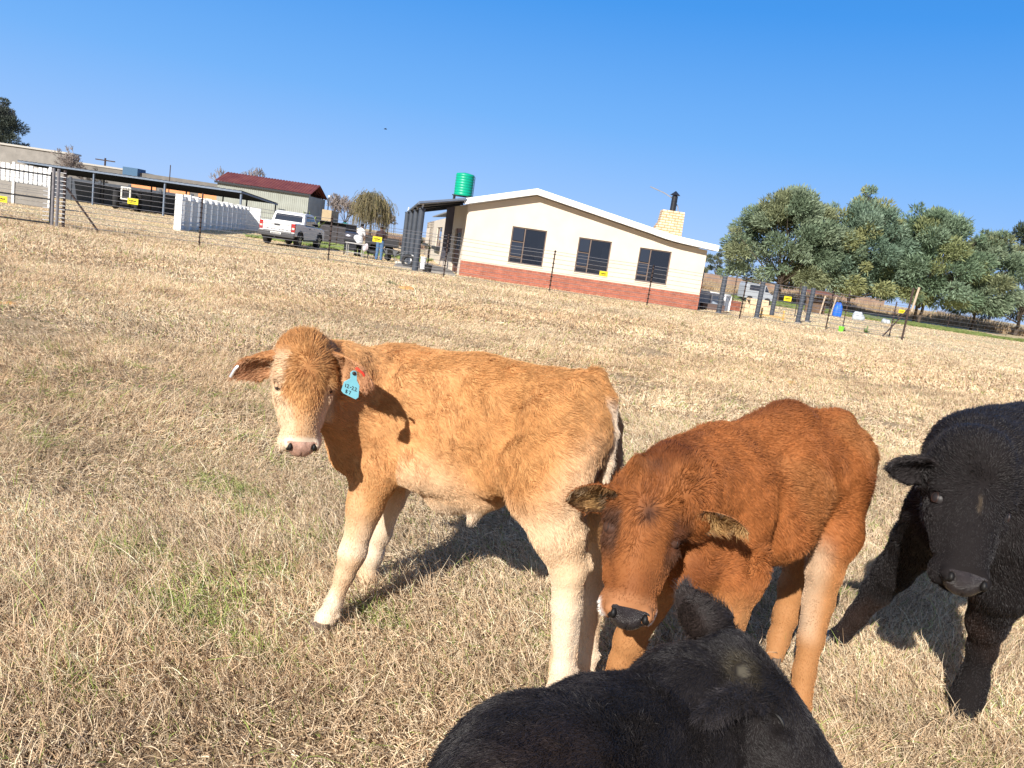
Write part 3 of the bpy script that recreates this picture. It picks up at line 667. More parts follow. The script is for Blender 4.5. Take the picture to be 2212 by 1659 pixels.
# ===== calf 3: black calf at the right edge, facing the camera
def calf_black():
    b = Body(); W = Wp; n = nrm(np.array([.80, -.60, 0]))
    b.cone(W(2120, 1040, 2.58), W(2320, 1010, 2.95), .22, .24, .06, n, 1.15)
    b.cone(W(2320, 1010, 2.95), W(2480, 1030, 3.3), .24, .20, .06, n, 1.2)
    b.cone(W(2090, 960, 2.55), W(2280, 920, 2.9), .11, .10, .06)
    b.cone(W(2110, 1020, 2.5), W(2100, 1000, 2.38), .15, .12, .06)
    b.ell(W(2110, 1130, 2.52), (.19, .15, .17), .05)                        # chest
    # splayed foreleg on the left of the picture
    b.chain([W(2035, 1110, 2.62), W(1985, 1170, 2.80), W(1930, 1235, 2.95), W(1893, 1278, 3.05)], [.12, .085, .066, .056], .04)
    b.chain([W(1893, 1278, 3.05), W(1852, 1330, 3.12), W(1812, 1378, 3.18), W(1795, 1392, 3.19)], [.054, .038, .038, .036], .03)
    # near foreleg
    b.chain([W(2190, 1150, 2.45), W(2165, 1260, 2.50), W(2132, 1345, 2.62), W(2122, 1400, 2.68), W(2102, 1470, 2.72), W(2090, 1505, 2.73), W(2080, 1528, 2.72)], [.13, .095, .060, .042, .045, .050, .044], .04)
    # hind legs outside the frame
    b.chain([W(2470, 1080, 3.15), W(2460, 1230, 3.15), W(2500, 1330, 3.2)], [.15, .08, .05], .04)
    q = W(2500, 1330, 3.2); b.cone(q, (q[0]-.02, q[1], .04), .05, .04, .03)
    b.chain([W(2380, 1080, 3.5), W(2380, 1200, 3.5)], [.13, .08], .04); q2 = W(2380, 1200, 3.5); b.cone(q2, (q2[0], q2[1], .04), .06, .04, .03)
    hf = head_frame(W(2132, 958, 2.34), W(2098, 1266, 2.12), (-.14, -.88, .42))
    add_head(b, hf, 1.2)
    b.cone(H2W(hf, (0, .07, -.12)), W(2150, 1015, 2.48), .10, .14, .06)
    aa = H2W(hf, (.085, .075, -.085)); bb = H2W(hf, (-.085, .075, -.085)); rs, ls = (aa, bb) if aa[0] > bb[0] else (bb, aa)
    ears = [dict(base=ls, axis=W(1922, 1008, 2.36)-ls, opening=(-.1, -.80, -.55), L=.175, Wd=.060, cup=.7, th=.016),
            dict(base=rs, axis=np.array((.85, .1, -.15)), opening=(-.1, -.88, -.30), L=.15, Wd=.05, cup=.8, th=.012)]
    org = (2.0, 2.75)
    root = build_calf('black calf at the right edge facing the camera with one foreleg splayed out', org, b, hf, ears, black_color(hf), black_len(hf, .020), head_flow(hf, (.6, .6, -.5), .6), 170000,
               [(W(1788, 1400, 3.18), (-.9, -.2), .036), (W(2076, 1542, 2.71), (-.4, -.9), .042), ((q[0]-.02, q[1], 0), (-.6, -.7), .038), ((q2[0], q2[1], 0), (-.6, -.7), .038)],
               NOSEB, FURB, HIDEB, HOOFB, wid=.0009, curl=.22, lifts=.42, clump=.18, jit=.24, tvar=.6, fluff=.001, lid=46, lid_m=HIDEB_PLAIN)
    return root

# ===== calf 4: black calf close to the camera, seen from above
def calf_near():
    b = Body(); W = lambda x, y, Y: Wp(x, y+15, Y); n = nrm(np.array([.5, -.85, 0]))
    hf = head_frame(W(1622, 1362, 1.42), W(1890, 1738, 1.21), (.60, .04, .78))
    P = [W(1470, 1556, 1.36), W(1300, 1636, 1.22), W(1150, 1730, 1.06), W(1085, 1806, .95)]
    b.chain(P, [.105, .132, .15, .13], .06)
    b.cone(W(1440, 1545, 1.30)+(0, 0, -.08), W(1245, 1662, 1.14)+(0, 0, -.1), .13, .17, .07)
    b.cone(W(1245, 1662, 1.14)+(0, 0, -.12), W(1085, 1820, .92)+(0, 0, -.12), .165, .16, .07)
    b.cone(W(1500, 1490, 1.38), W(1560, 1440, 1.40), .10, .07, .05)
    b.cone(W(1480, 1560, 1.30)+(0, 0, -.06), H2W(hf, (0, .09, -.16)), .11, .07, .05)
    c1 = W(1440, 1530, 1.30); c2 = W(1080, 1780, .93)
    hv = []
    for c, s, zk in ((c1, .09, .33), (c1, -.09, .33), (c2, .1, .40), (c2, -.1, .40)):
        k = c+n*s; b.chain([(k[0], k[1], c[2]-.15), (k[0]+.01, k[1], zk), (k[0], k[1], .05)], [.09, .045, .032], .05); hv.append(((k[0], k[1], 0), (.75, .66), .034))
    add_head(b, hf, 1.0)
    b.cone(H2W(hf, (0, .08, -.13)), W(1490, 1510, 1.36), .075, .10, .05)
    aa = H2W(hf, (.075, .055, -.080)); bb = H2W(hf, (-.075, .055, -.080)); far, near = (aa, bb) if aa[1] > bb[1] else (bb, aa)
    horn = near_h = None
    far = W(1560, 1390, 1.47); near = H2W(hf, (.088, .080, -.085)); ears = [dict(base=far, axis=W(1484, 1262, 1.50)-far, opening=(.55, .80, .0), L=.15, Wd=.050, cup=.7, th=.010),
            dict(base=near, axis=W(1512, 1585, 1.10)-near, opening=(.55, -.2, -.8), L=.165, Wd=.052, cup=.8, th=.016)]
    horn = W(1605, 1441, 1.335)
    # slide the scar onto the surface
    for _ in range(12): horn = horn-b.d(horn[None])[0]*nrm(b.grad(horn[None]))[0]
    org = (.25, 1.2)
    root = build_calf('black calf nearest the camera, seen from above at the bottom edge with one ear up', org, b, hf, ears, black_color(hf, horn, .22), black_len(hf, .014, horn, .35, True), head_flow(hf, (-.75, -.5, -.35), .4), 280000,
               hv, NOSEB, FURB, HIDEB, HOOFB, wid=.00065, curl=.25, lifts=.42, lid=0, closed=True, jit=.24, tvar=.6, fluff=.001, h=.007, weight=lambda p: np.where(p[:, 2] > .45, 1, .15), clump=.2)
    return root
if 'nocalf' not in ONLY:
    calf_tan(); calf_red(); calf_black(); calf_near()
# ---------------------------------------------------------------- ground
def ground():
    m = bpy.data.materials.new('dry_pasture'); m.use_nodes = True; n = m.node_tree.nodes; l = m.node_tree.links; b = n['Principled BSDF']; b.inputs['Roughness'].default_value = .95; b.inputs['Specular IOR Level'].default_value = .1
    tc = n.new('ShaderNodeTexCoord')
    def noise(sc, det=6, rough=.6):
        z = n.new('ShaderNodeTexNoise'); z.inputs['Scale'].default_value = sc; z.inputs['Detail'].default_value = det; z.inputs['Roughness'].default_value = rough; l.new(tc.outputs['Object'], z.inputs['Vector']); return z
    def ramp(src, stops):
        r = n.new('ShaderNodeValToRGB'); e = r.color_ramp.elements
        while len(e) < len(stops): e.new(.5)
        for i, (p, c) in enumerate(stops): e[i].position = p; e[i].color = (*c, 1)
        l.new(src, r.inputs[0]); return r
    def mix(f, a, bb, fac=None):
        x = n.new('ShaderNodeMix'); x.data_type = 'RGBA'
        if fac is not None: x.inputs[0].default_value = fac
        else: l.new(f, x.inputs[0])
        l.new(a, x.inputs[6]); l.new(bb, x.inputs[7]); return x
    fine = ramp(noise(26, 10, .75).outputs['Fac'], [(.30, (.15, .10, .06)), (.50, (.38, .27, .155)), (.72, (.62, .47, .29))])
    big = ramp(noise(.35, 5).outputs['Fac'], [(.35, (.46, .34, .21)), (.6, (.56, .42, .27))])
    x1 = mix(None, fine.outputs[0], big.outputs[0], .45)
    gm = ramp(noise(.9, 4).outputs['Fac'], [(.58, (0, 0, 0)), (.72, (.5, .5, .5))])
    grn = ramp(noise(14, 6).outputs['Fac'], [(.3, (.18, .17, .06)), (.7, (.34, .32, .13))])
    x2 = mix(gm.outputs[0], x1.outputs[2], grn.outputs[0])
    rm = ramp(noise(.25, 3).outputs['Fac'], [(.66, (0, 0, 0)), (.74, (.6, .6, .6))])
    rd = n.new('ShaderNodeRGB'); rd.outputs[0].default_value = (.46, .24, .12, 1)
    x3 = mix(rm.outputs[0], x2.outputs[2], rd.outputs[0])
    # short lawn of the yard beyond the fence, dark thatch under the long pasture grass
    sy = n.new('ShaderNodeSeparateXYZ'); l.new(tc.outputs['Object'], sy.inputs[0]); mr = n.new('ShaderNodeMapRange'); mr.inputs['From Min'].default_value = 26; mr.inputs['From Max'].default_value = 38; l.new(sy.outputs['Y'], mr.inputs[0])
    lawn = ramp(noise(3.5, 10, .7).outputs['Fac'], [(.30, (.40, .31, .185)), (.52, (.56, .445, .28)), (.72, (.68, .56, .37))]); pat = ramp(noise(.22, 5).outputs['Fac'], [(.40, (.46, .43, .22)), (.50, (.56, .45, .28)), (.64, (.62, .45, .31))])
    x4 = mix(None, lawn.outputs[0], pat.outputs[0], .5); x5 = mix(mr.outputs[0], x3.outputs[2], x4.outputs[2])
    l.new(x5.outputs[2], b.inputs['Base Color'])
    bp = n.new('ShaderNodeBump'); bp.inputs['Strength'].default_value = .8; bp.inputs['Distance'].default_value = .05; l.new(noise(30, 8, .7).outputs['Fac'], bp.inputs['Height']); l.new(bp.outputs[0], b.inputs['Normal'])
    bm = MB(); N = 40; xs = np.linspace(-1, 1, N+1); xs = np.sign(xs)*np.abs(xs)**2.5
    V = [(x*3000, y*3000+40, 0) for y in xs for x in xs]; Fq = [(j*(N+1)+i, j*(N+1)+i+1, (j+1)*(N+1)+i+1, (j+1)*(N+1)+i) for j in range(N) for i in range(N)]
    bm.add(V, Fq); o = bm.build('ground', m); tag(o, 'dry straw-coloured pasture reaching to the horizon', 'ground', kind='structure')
def view_mask(x, y, margin=60):
    v = np.stack([x, y, np.zeros_like(x)-CAM_H], 1); zz = v @ np.array(_f); u = 1106+F_PX*(v @ np.array(_r))/np.maximum(zz, .01); w_ = 829.5-F_PX*(v @ np.array(_u))/np.maximum(zz, .01)
    return (zz > .3) & (u > -margin-1100/np.maximum(zz, .8)) & (u < 2212+margin+1100/np.maximum(zz, .8)) & (w_ < 1659+margin+800/np.maximum(zz, .5))
def grass():
    bands = [(.6, 2.6, 56000, .00115, 1.05), (2.6, 4.5, 28000, .0012, 1.0), (4.5, 8, 9500, .0016, 1.05), (8, 15, 2900, .0030, 1.1), (15, 31, 700, .006, 1.15), (31, 48, 170, .010, .5), (48, 78, 34, .018, .6)]
    PP = []; RR = []; TT = []
    for y0, y1, dens, wd, hk in bands:
        x0, x1 = -1.15*y1-3, 1.2*y1+3.5; n = int((x1-x0)*(y1-y0)*dens); x = RNG.uniform(x0, x1, n); y = RNG.uniform(y0, y1, n)
        m = view_mask(x, y); x, y = x[m], y[m]; p = np.stack([x, y, 0*x], 1)
        # clumps
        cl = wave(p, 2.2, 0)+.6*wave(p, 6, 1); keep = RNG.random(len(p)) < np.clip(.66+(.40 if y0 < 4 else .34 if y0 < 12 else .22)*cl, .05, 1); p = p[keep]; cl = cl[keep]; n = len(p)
        tuft = wave(p, 1.3, 2)*.6+wave(p, 4, 3)*.5
        tall = np.clip(.35+.65*smooth(.0, 1.3, tuft)+.25*smooth(-.8, -2.2, p[:, 0])*smooth(3.2, 2.0, p[:, 1]), .3, 1.6)
        H = (.035+.095*tall)*hk*RNG.uniform(.4, 1.35, n); flat = RNG.random(n) < .40; H = np.where(RNG.random(n) < .05, H*1.9, H)
        lit = RNG.random(n) < .30; flat = flat | lit; H = np.where(lit, RNG.uniform(.014, .040, n)*hk, H)
        gx = wave(p, 1.1, 4); gy = wave(p, 1.1, 5); az = np.arctan2(gy, gx)+RNG.normal(0, 1.25, n)
        lean = np.where(flat, RNG.uniform(1.1, 1.5, n), np.abs(RNG.normal(.30, .33, n)))
        d = np.stack([np.sin(lean)*np.cos(az), np.sin(lean)*np.sin(az), np.cos(lean)], 1); q = p.copy(); q[:, 2] = np.where(flat, RNG.uniform(.004, .05, n)*tall, -.004); pts = [q]
        K = 4
        for i in range(1, K):
            q = q+d*(H/(K-1))[:, None]; q[:, 2] = np.maximum(q[:, 2], .003); pts.append(q)
            d = nrm(d+RNG.normal(0, .34, (n, 3))+np.stack([np.cos(az)*.22, np.sin(az)*.22, -.10*np.ones(n)], 1))
        P = np.stack(pts, 1); R = (wd*RNG.uniform(.55, 1.35, n)*np.where(lit, 1.7, 1))[:, None]*np.array([1, .95, .7, .2])[None]
        st = np.array((.71, .53, .34)); pal = np.array((.86, .69, .48)); br = np.array((.25, .165, .10)); gr = np.array((.25, .30, .08)); pk = np.array((.60, .41, .25))
        u = RNG.random(n); t = np.where((u < .34)[:, None], st, np.where((u < .60)[:, None], pal, np.where((u < .80)[:, None], br, pk)))
        g = RNG.random(n) < np.clip(.05+.34*smooth(.75, 1.5, wave(p, 13, 5)+.5*wave(p, 2, 4))*smooth(14, 4, p[:, 1]), 0, .5); t = np.where((lit & (RNG.random(n) < .5))[:, None], pal*1.05, t); t = np.where(g[:, None], gr*RNG.uniform(.8, 1.7, (n, 1)), t)
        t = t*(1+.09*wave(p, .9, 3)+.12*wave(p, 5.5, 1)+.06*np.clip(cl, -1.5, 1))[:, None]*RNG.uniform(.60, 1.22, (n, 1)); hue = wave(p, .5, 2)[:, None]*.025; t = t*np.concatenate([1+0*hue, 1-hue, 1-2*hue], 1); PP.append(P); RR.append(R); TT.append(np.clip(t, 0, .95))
    # small broad-leaved weeds
    n = 9000; x = RNG.uniform(-4, 5, n); y = RNG.uniform(1.1, 6.5, n); p = np.stack([x, y, 0*x], 1); k = (wave(p, 2.6, 5) > .85)
    p = p[k]; n = len(p); az = RNG.uniform(0, 6.28, n); d = np.stack([np.cos(az)*.8, np.sin(az)*.8, np.full(n, .5)], 1); L = RNG.uniform(.015, .035, n)
    P = np.stack([p+d*(L*i/3)[:, None]+np.array((0, 0, .01)) for i in range(4)], 1); PP.append(P); RR.append(RNG.uniform(.002, .0042, n)[:, None]*np.array([.5, 1, .9, .2])); TT.append(np.array((.10, .19, .035))*RNG.uniform(.7, 1.5, (n, 1)))
    P = np.concatenate(PP); print('blades', len(P))
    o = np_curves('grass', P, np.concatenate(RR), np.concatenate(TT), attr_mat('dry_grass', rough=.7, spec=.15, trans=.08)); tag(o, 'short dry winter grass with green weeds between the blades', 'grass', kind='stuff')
ground()
if 'nograss' not in ONLY: grass()
# ---------------------------------------------------------------- materials of the yard
PLASTER = mat('cream_plaster', (.67, .585, .485), .85, var=.05, scale=1.2, bump=.15, bscale=60)
TRIMW = mat('white_fascia', (.80, .80, .80), .5, var=.03, scale=2); BRONZE = mat('bronze_frame', (.17, .125, .105), .45); BLACKM = mat('black_metal', (.018, .020, .026), .45, var=.2, scale=8)
DARKS = mat('dark_slate', (.055, .065, .085), .6, var=.15, scale=3); GREYM = mat('grey_steel', (.16, .20, .27), .5, var=.1, scale=4)
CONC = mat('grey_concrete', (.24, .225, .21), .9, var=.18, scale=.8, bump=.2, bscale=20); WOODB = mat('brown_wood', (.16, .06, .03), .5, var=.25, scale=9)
WHITEP = mat('whitewash', (.78, .78, .77), .7, var=.06, scale=5); YELL = mat('yellow_sign', (.80, .66, .03), .5); INKB = mat('black_paint', (.01, .01, .01), .6)
TYRE = mat('tyre_rubber', (.020, .020, .022), .8, bump=.2, scale=40); POSTB = mat('fence_post', (.055, .035, .03), .7, var=.3, scale=10); WIRE = mat('fence_wire', (.42, .42, .44), .35, metal=.7)
BARK = mat('bark', (.085, .065, .05), .9, var=.35, scale=8, bump=.6); ROOFU = mat('roof_sheet', (.34, .35, .37), .5, metal=.3, var=.06, scale=2)
def glass_mat(name='window_glass', see=0):
    m = bpy.data.materials.new(name); m.use_nodes = True; n = m.node_tree.nodes; l = m.node_tree.links; b = n['Principled BSDF']; b.inputs['Base Color'].default_value = (.022, .030, .050, 1); b.inputs['Roughness'].default_value = .03; b.inputs['Specular IOR Level'].default_value = .9
    if see:
        t = n.new('ShaderNodeBsdfTransparent'); t.inputs[0].default_value = (.62, .68, .76, 1); x = n.new('ShaderNodeMixShader'); x.inputs[0].default_value = see; l.new(b.outputs[0], x.inputs[1]); l.new(t.outputs[0], x.inputs[2]); l.new(x.outputs[0], n['Material Output'].inputs[0])
    return m
GLASS = glass_mat(); GLASST = glass_mat('clear_pane', .42)
def brick_mat(name, c1, c2, mo, bw=.22, bh=.085, ms=.013):
    m = bpy.data.materials.new(name); m.use_nodes = True; n = m.node_tree.nodes; l = m.node_tree.links; b = n['Principled BSDF']; b.inputs['Roughness'].default_value = .85
    tc = n.new('ShaderNodeTexCoord'); s = n.new('ShaderNodeSeparateXYZ'); c = n.new('ShaderNodeCombineXYZ'); l.new(tc.outputs['Object'], s.inputs[0])
    add = n.new('ShaderNodeMath'); l.new(s.outputs['X'], add.inputs[0]); l.new(s.outputs['Y'], add.inputs[1]); l.new(add.outputs[0], c.inputs['X']); l.new(s.outputs['Z'], c.inputs['Y'])
    t = n.new('ShaderNodeTexBrick'); t.inputs['Color1'].default_value = (*c1, 1); t.inputs['Color2'].default_value = (*c2, 1); t.inputs['Mortar'].default_value = (*mo, 1)
    t.inputs['Scale'].default_value = 1; t.inputs['Mortar Size'].default_value = ms; t.inputs['Brick Width'].default_value = bw; t.inputs['Row Height'].default_value = bh; l.new(c.outputs[0], t.inputs['Vector'])
    z = n.new('ShaderNodeTexNoise'); z.inputs['Scale'].default_value = 5; z.inputs['Detail'].default_value = 5; l.new(tc.outputs['Object'], z.inputs['Vector'])
    x = n.new('ShaderNodeMix'); x.data_type = 'RGBA'; x.blend_type = 'OVERLAY'; x.inputs[0].default_value = .5; l.new(t.outputs['Color'], x.inputs[6]); l.new(z.outputs['Fac'], x.inputs[7]); l.new(x.outputs[2], b.inputs['Base Color'])
    bp = n.new('ShaderNodeBump'); bp.inputs['Strength'].default_value = .6; bp.inputs['Distance'].default_value = .01; bp.invert = True; l.new(t.outputs['Fac'], bp.inputs['Height']); l.new(bp.outputs[0], b.inputs['Normal'])
    return m
RBRICK = brick_mat('red_face_brick', (.37, .112, .068), (.30, .092, .058), (.38, .18, .13), ms=.010); PBRICK = brick_mat('pale_brick', (.78, .63, .42), (.70, .55, .36), (.50, .26, .12), .30, .125, .02)
def hit(x, y, P, Q):
    """where the sight line through (x, y) meets the upright plane through ground points P and Q"""
    d = np.array(_f+_r*((x-1106)/F_PX)-_u*((y-829.5)/F_PX)); P = np.array([P[0], P[1], 0.]); e = np.array([Q[0]-P[0], Q[1]-P[1]]); n = np.array([-e[1], e[0], 0]); o = np.array([0, 0, CAM_H])
    t = ((P-o) @ n)/(d @ n); return o+d*t

# ---------------------------------------------------------------- house
def window(parent, x0, x1, z0, z1, y, mx, trans, o, curtain=False):
    """frame with mullion at mx and transoms in the left light; y = outer wall face"""
    f = MB(); d0, d1 = y+.05, y+.11; w = .05
    f.box((x0, d0, z0), (x1, d1, z0+w)); f.box((x0, d0, z1-w), (x1, d1, z1)); f.box((x0, d0, z0+w), (x0+w, d1, z1-w)); f.box((x1-w, d0, z0+w), (x1, d1, z1-w))
    if mx: f.box((mx-w/2, d0, z0+w), (mx+w/2, d1, z1-w))
    for tz in trans: f.box((x0+w, d0-.012, tz-w/2), (mx-w/2, d1-.012, tz+w/2))
    for v in range(0): pass
    fr = f.build('window', BRONZE, parent)
    MB().box((x0+.02, y+.075, z0+.02), (x1-.02, y+.085, z1-.02)).build('pane', GLASST, fr)
    if mx:
        for za, zb, tl in ((z0+.33, z1-.70, .06), (z1-.62, z1-.06, .10)):
            m = MB(); q = [(x0+.07, y+.035, za), (mx-.045, y+.035, za), (mx-.045, y+.035-tl*(zb-za)*.0+.002, zb), (x0+.07, y+.035, zb)]; m.prism([(a, b-(tl*.5 if c == za else 0), c) for a, b, c in q], (0, .006, 0)); m.build('casement_pane', GLASS, fr)
    MB().box((x0-.03, y-.03, z0-.05), (x1+.03, y+.05, z0)).build('sill', PLASTER, fr)
    return fr
def house():
    H = empty('farmhouse', (0, 0, 0), 0, 'cream farmhouse with red brick base, low white gable roof and three large windows', 'house')
    Yf = 35.7; top = lambda x: float(np.interp(x, [-3.3, -.12, 5.2, 5.9, 6.6, 8.4], [3.45, 4.33, 3.37, 3.22, 3.14, 3.00]))-.30
    wins = [(-1.0, .59, .92, 2.56), (2.07, 3.58, .92, 2.50), (4.88, 6.34, .92, 2.44)]
    xs = sorted(set([-3.13, -.12, 5.2, 5.9, 6.6, 7.92]+[w_[0] for w_ in wins]+[w_[1] for w_ in wins])); m = MB()
    for a, b in zip(xs[:-1], xs[1:]):
        hole = [w_ for w_ in wins if w_[0] <= a+1e-6 and w_[1] >= b-1e-6]
        segs = [(0, None)] if not hole else [(0, hole[0][2]), (hole[0][3], None)]
        for z0, z1 in segs: m.prism([(a, Yf, z0), (b, Yf, z0), (b, Yf, z1 or top(b)), (a, Yf, z1 or top(a))], (0, .24, 0))
    m.box((7.68, Yf+.24, 0), (7.92, 46, 2.7)); m.box((-3.1, 45.8, 0), (7.68, 46, 3.0))
    m.build('wall', PLASTER, H)
    MB().box((-3.155, Yf-.022, -.1), (7.945, Yf, .70)).box((7.92, Yf, -.1), (7.945, 46, 1.35)).build('brick_base', RBRICK, H)
    inn = MB(); inn.box((-2.85, 39.8, 0), (7.6, 39.9, 3.0)); inn.build('inner_wall', mat('inner_wall_paint', (.35, .33, .30), .9), H)
    for (x0, x1, z0, z1), mx in zip(wins, (-.40, 2.63, 5.40)): window(H, x0, x1, z0, z1, Yf, mx, (z0+.30, z1-.66), H)
    CUR = mat('curtain_cloth', (.42, .40, .38), .9, var=.1, scale=3); inn = MB(); inn.box((-2.85, 35.96, .02), (7.6, 39.78, .05)); inn.build('floor', mat('room_floor', (.22, .15, .10), .6), H)
    for xa, xb in ((.22, .56), (3.22, 3.52), (4.93, 5.2)):
        c = MB(); pts = [(xa+(xb-xa)*i/24, 36.15+.035*math.sin(i*1.6), 0) for i in range(25)]
        c.add([(a, b_, z) for a, b_, _ in pts for z in (.75, 2.55)], [(2*i, 2*i+2, 2*i+3, 2*i+1) for i in range(24)]); c.build('curtain', CUR, H)
    # roof, fascia, side walls
    rx = [-3.3, -.12, 5.2, 5.55, 5.9, 6.25, 6.6, 8.31]; rz = [3.45, 4.33, 3.37, 3.295, 3.23, 3.18, 3.14, 3.01]; m = MB(); fa = MB()
    for i in range(len(rx)-1):
        a, b = (rx[i], rz[i]), (rx[i+1], rz[i+1])
        m.prism([(a[0], 35.29, a[1]-.02), (b[0], 35.29, b[1]-.02), (b[0], 35.29, b[1]-.10), (a[0], 35.29, a[1]-.10)], (0, 11.0, 0))
        fa.prism([(a[0], 35.25, a[1]), (b[0], 35.25, b[1]), (b[0], 35.25, b[1]-.265), (a[0], 35.25, a[1]-.265)], (0, .038, 0))
    m.build('roof', ROOFU, H); fa.build('fascia', TRIMW, H)
    sf = MB(); 
    for i in range(len(rx)-1):
        a, b = (rx[i], rz[i]-.27), (rx[i+1], rz[i+1]-.27)
        sf.prism([(max(a[0], -3.2), 35.292, a[1]), (min(b[0], 8.2), 35.292, b[1]), (min(b[0], 8.2), 35.292, b[1]+.02), (max(a[0], -3.2), 35.292, a[1]+.02)], (0, .40, 0))
    sf.build('soffit', mat('soffit_board', (.48, .48, .49), .8), H)
    # side wall with the front door, set back under the veranda
    A = np.array([-3.13, 35.94, 0.]); B = np.array([-4.30, 40.6, 0]); e = nrm(B-A); nn = np.array([-e[1], e[0], 0]); nn = nn if nn[0] < 0 else -nn
    def wallseg(m_, P, Q, z0, z1, th=.22, off=0):
        P = np.array(P, float); Q = np.array(Q, float); d = nrm(Q-P); k = np.array([-d[1], d[0], 0]); k = k if k[0] < 0 else -k
        p = [P+k*off+np.array((0, 0, z0)), Q+k*off+np.array((0, 0, z0)), Q+k*off+np.array((0, 0, z1)), P+k*off+np.array((0, 0, z1))]
        return m_.prism(p, -k*th)
    L = np.linalg.norm(B-A); at = lambda t: A+(B-A)*t
    m = MB(); wallseg(m, at(0), at(.22), 0, 3.25); wallseg(m, at(.22), at(.66), 2.15, 3.25); wallseg(m, at(.66), at(1), 0, 3.25); m.build('side_wall', PLASTER, H)
    d = MB(); wallseg(d, at(.225), at(.655), .06, 2.14, .05, -.08); dr = d.build('door', WOODB, H)
    q = MB()
    for t0, t1 in ((.26, .33), (.36, .43), (.46, .53), (.56, .63)): wallseg(q, at(t0), at(t1), 1.15, 1.95, .01, -.068)
    q.build('door_glass', GLASS, dr); q = MB(); wallseg(q, at(.25), at(.27), 1.0, 1.2, .03, -.03); q.build('handle', mat('chrome', (.7, .7, .72), .2, metal=1), dr)
    # wing with narrow windows
    C = np.array([-4.30, 40.8, 0]); D = np.array([-7.3, 57, 0]); m = MB(); tw = lambda x, y: float(np.linalg.norm(hit(x, y, C, D)[:2]-C[:2])/np.linalg.norm((D-C)[:2]))
    cuts = []
    for xa, xb in (((720, 560), (815, 560)), ((512, 640), (572, 640))):
        t = sorted(tw((1000+p[0]*180/1357)*.864, (480+p[1]*180/1357)*.864) for p in (xa, xb)); cuts.append(t)
    cuts.sort(); print('wing cuts', cuts); P = lambda t: C+(D-C)*t; t0 = 0
    for a, b in cuts:
        wallseg(m, P(t0), P(a), 0, 2.75); wallseg(m, P(a), P(b), 0, 1.0); wallseg(m, P(a), P(b), 2.25, 2.75); t0 = b
    wallseg(m, P(t0), P(1), 0, 2.75); m.build('wing_wall', PLASTER, H)
    for a, b in cuts:
        q = MB(); wallseg(q, P(a), P(b), 1.0, 2.25, .03, -.10); w_ = q.build('window', GLASS, H)
        q = MB(); wallseg(q, P(a), P(b), 1.60, 1.66, .05, -.07); wallseg(q, P(a), P(a+(b-a)*.12), 1.0, 2.25, .05, -.07); wallseg(q, P(b-(b-a)*.12), P(b), 1.0, 2.25, .05, -.07); q.build('frame', BRONZE, w_)
        q = MB(); wallseg(q, P(a-.01), P(b+.01), .80, 1.02, .22, .22); q.build('window_box', BLACKM, w_)
    MB().prism([(-3.2, 40.7, 3.3), (-4.4, 40.6, 3.0), (-7.5, 57.2, 3.0), (-3.2, 57.2, 3.6)], (0, 0, .07)).build('wing_roof', ROOFU, H)
    # veranda roof with dark gutter and beams
    R = [np.array(p) for p in [(-5.0, 33.25, 2.90), (-3.18, 35.30, 3.44), (-4.30, 42.9, 3.42), (-7.0, 42.9, 2.74)]]
    v = MB(); v.prism(R, (0, 0, .045)); vr = v.build('veranda_roof', ROOFU, H)
    g = MB(); up = np.array([0, 0, -.03])
    g.tube([R[0]+up, R[3]+up], .055, 6); g.tube([R[0]+up, R[1]+up], .05, 6); g.build('gutter', GREYM, vr)
    for k in (.12, .4, .7, .97):
        a = R[0]*(1-k)+R[3]*k+up*3.4; b = R[1]*(1-k)+R[2]*k+up*3.4; MB().tube([a, b], .05, 6).build('rafter', BLACKM, vr)
    for (x, y) in ((-4.91, 33.77), (-5.62, 37.0), (-6.28, 39.9), (-6.93, 42.5)):
        c = MB(); c.lathe([(.135, 0), (.135, 2.66)], (x, y, 0), 14); c.lathe([(.16, 0), (.15, .05)], (x, y, 2.64), 14); co = c.build('veranda_column', DARKS, H)
        MB().tube([(x, y, 2.68), (x+.03, y, 2.95)], .035, 6).build('bracket', WHITEP, co)
    # roller blind hanging in front of the door
    p = [W_ for W_ in (hit(*v_, (-4.62, 36.9), (-3.55, 37.3)) for v_ in [((1000+a*180/1357)*.864, (480+b*180/1357)*.864) for a, b in ((890, 325), (1050, 260), (985, 790), (700, 1200))])]
    zt = [q_[2] for q_ in p]; print('blind', [tuple(np.round(q_, 2)) for q_ in p])
    MB().prism([(p[0][0], 36.95, 3.0), (p[1][0]-.02, 37.25, 3.12), (p[1][0]-.02, 37.25, .95), (p[0][0], 36.95, .55)], (.004, -.03, 0)).build('roller_blind', mat('blind_fabric', (.10, .10, .13), .7, var=.15, scale=2), H)
    MB().prism([(-6.0, 34.6, -.02), (-3.2, 34.6, -.02), (-4.2, 41, -.02), (-7.2, 46, -.02)], (0, 0, .10)).build('veranda_floor', CONC, H)
    # flue and chimney
    ch = MB(); y0, y1 = 38.7, 39.5
    for k in range(11):
        z0, z1 = 3.05+k*.13, 3.05+(k+1)*.13; x0 = float(np.interp(z0, [3.3, 3.55, 3.82, 4.48], [5.80, 5.88, 6.03, 6.10])); ch.box((x0, y0, z0), (7.20-.03*max(0, (z0-3.2)), y1, z1))
    ch.v = ch.v; cb = ch.build('chimney', PBRICK, H)
    fl = MB(); fl.lathe([(.145, 4.46), (.145, 5.22)], (6.62, 39.1, 0), 16); fl.lathe([(.25, 5.26), (.02, 5.46)], (6.62, 39.1, 0), 16); fl.tube([(6.62, 39.1, 5.2), (6.62, 39.1, 5.3)], .1, 8); fl.lathe([(.155, 4.95), (.155, 4.98)], (6.62, 39.1, 0), 16); fl.build('flue', BLACKM, cb)
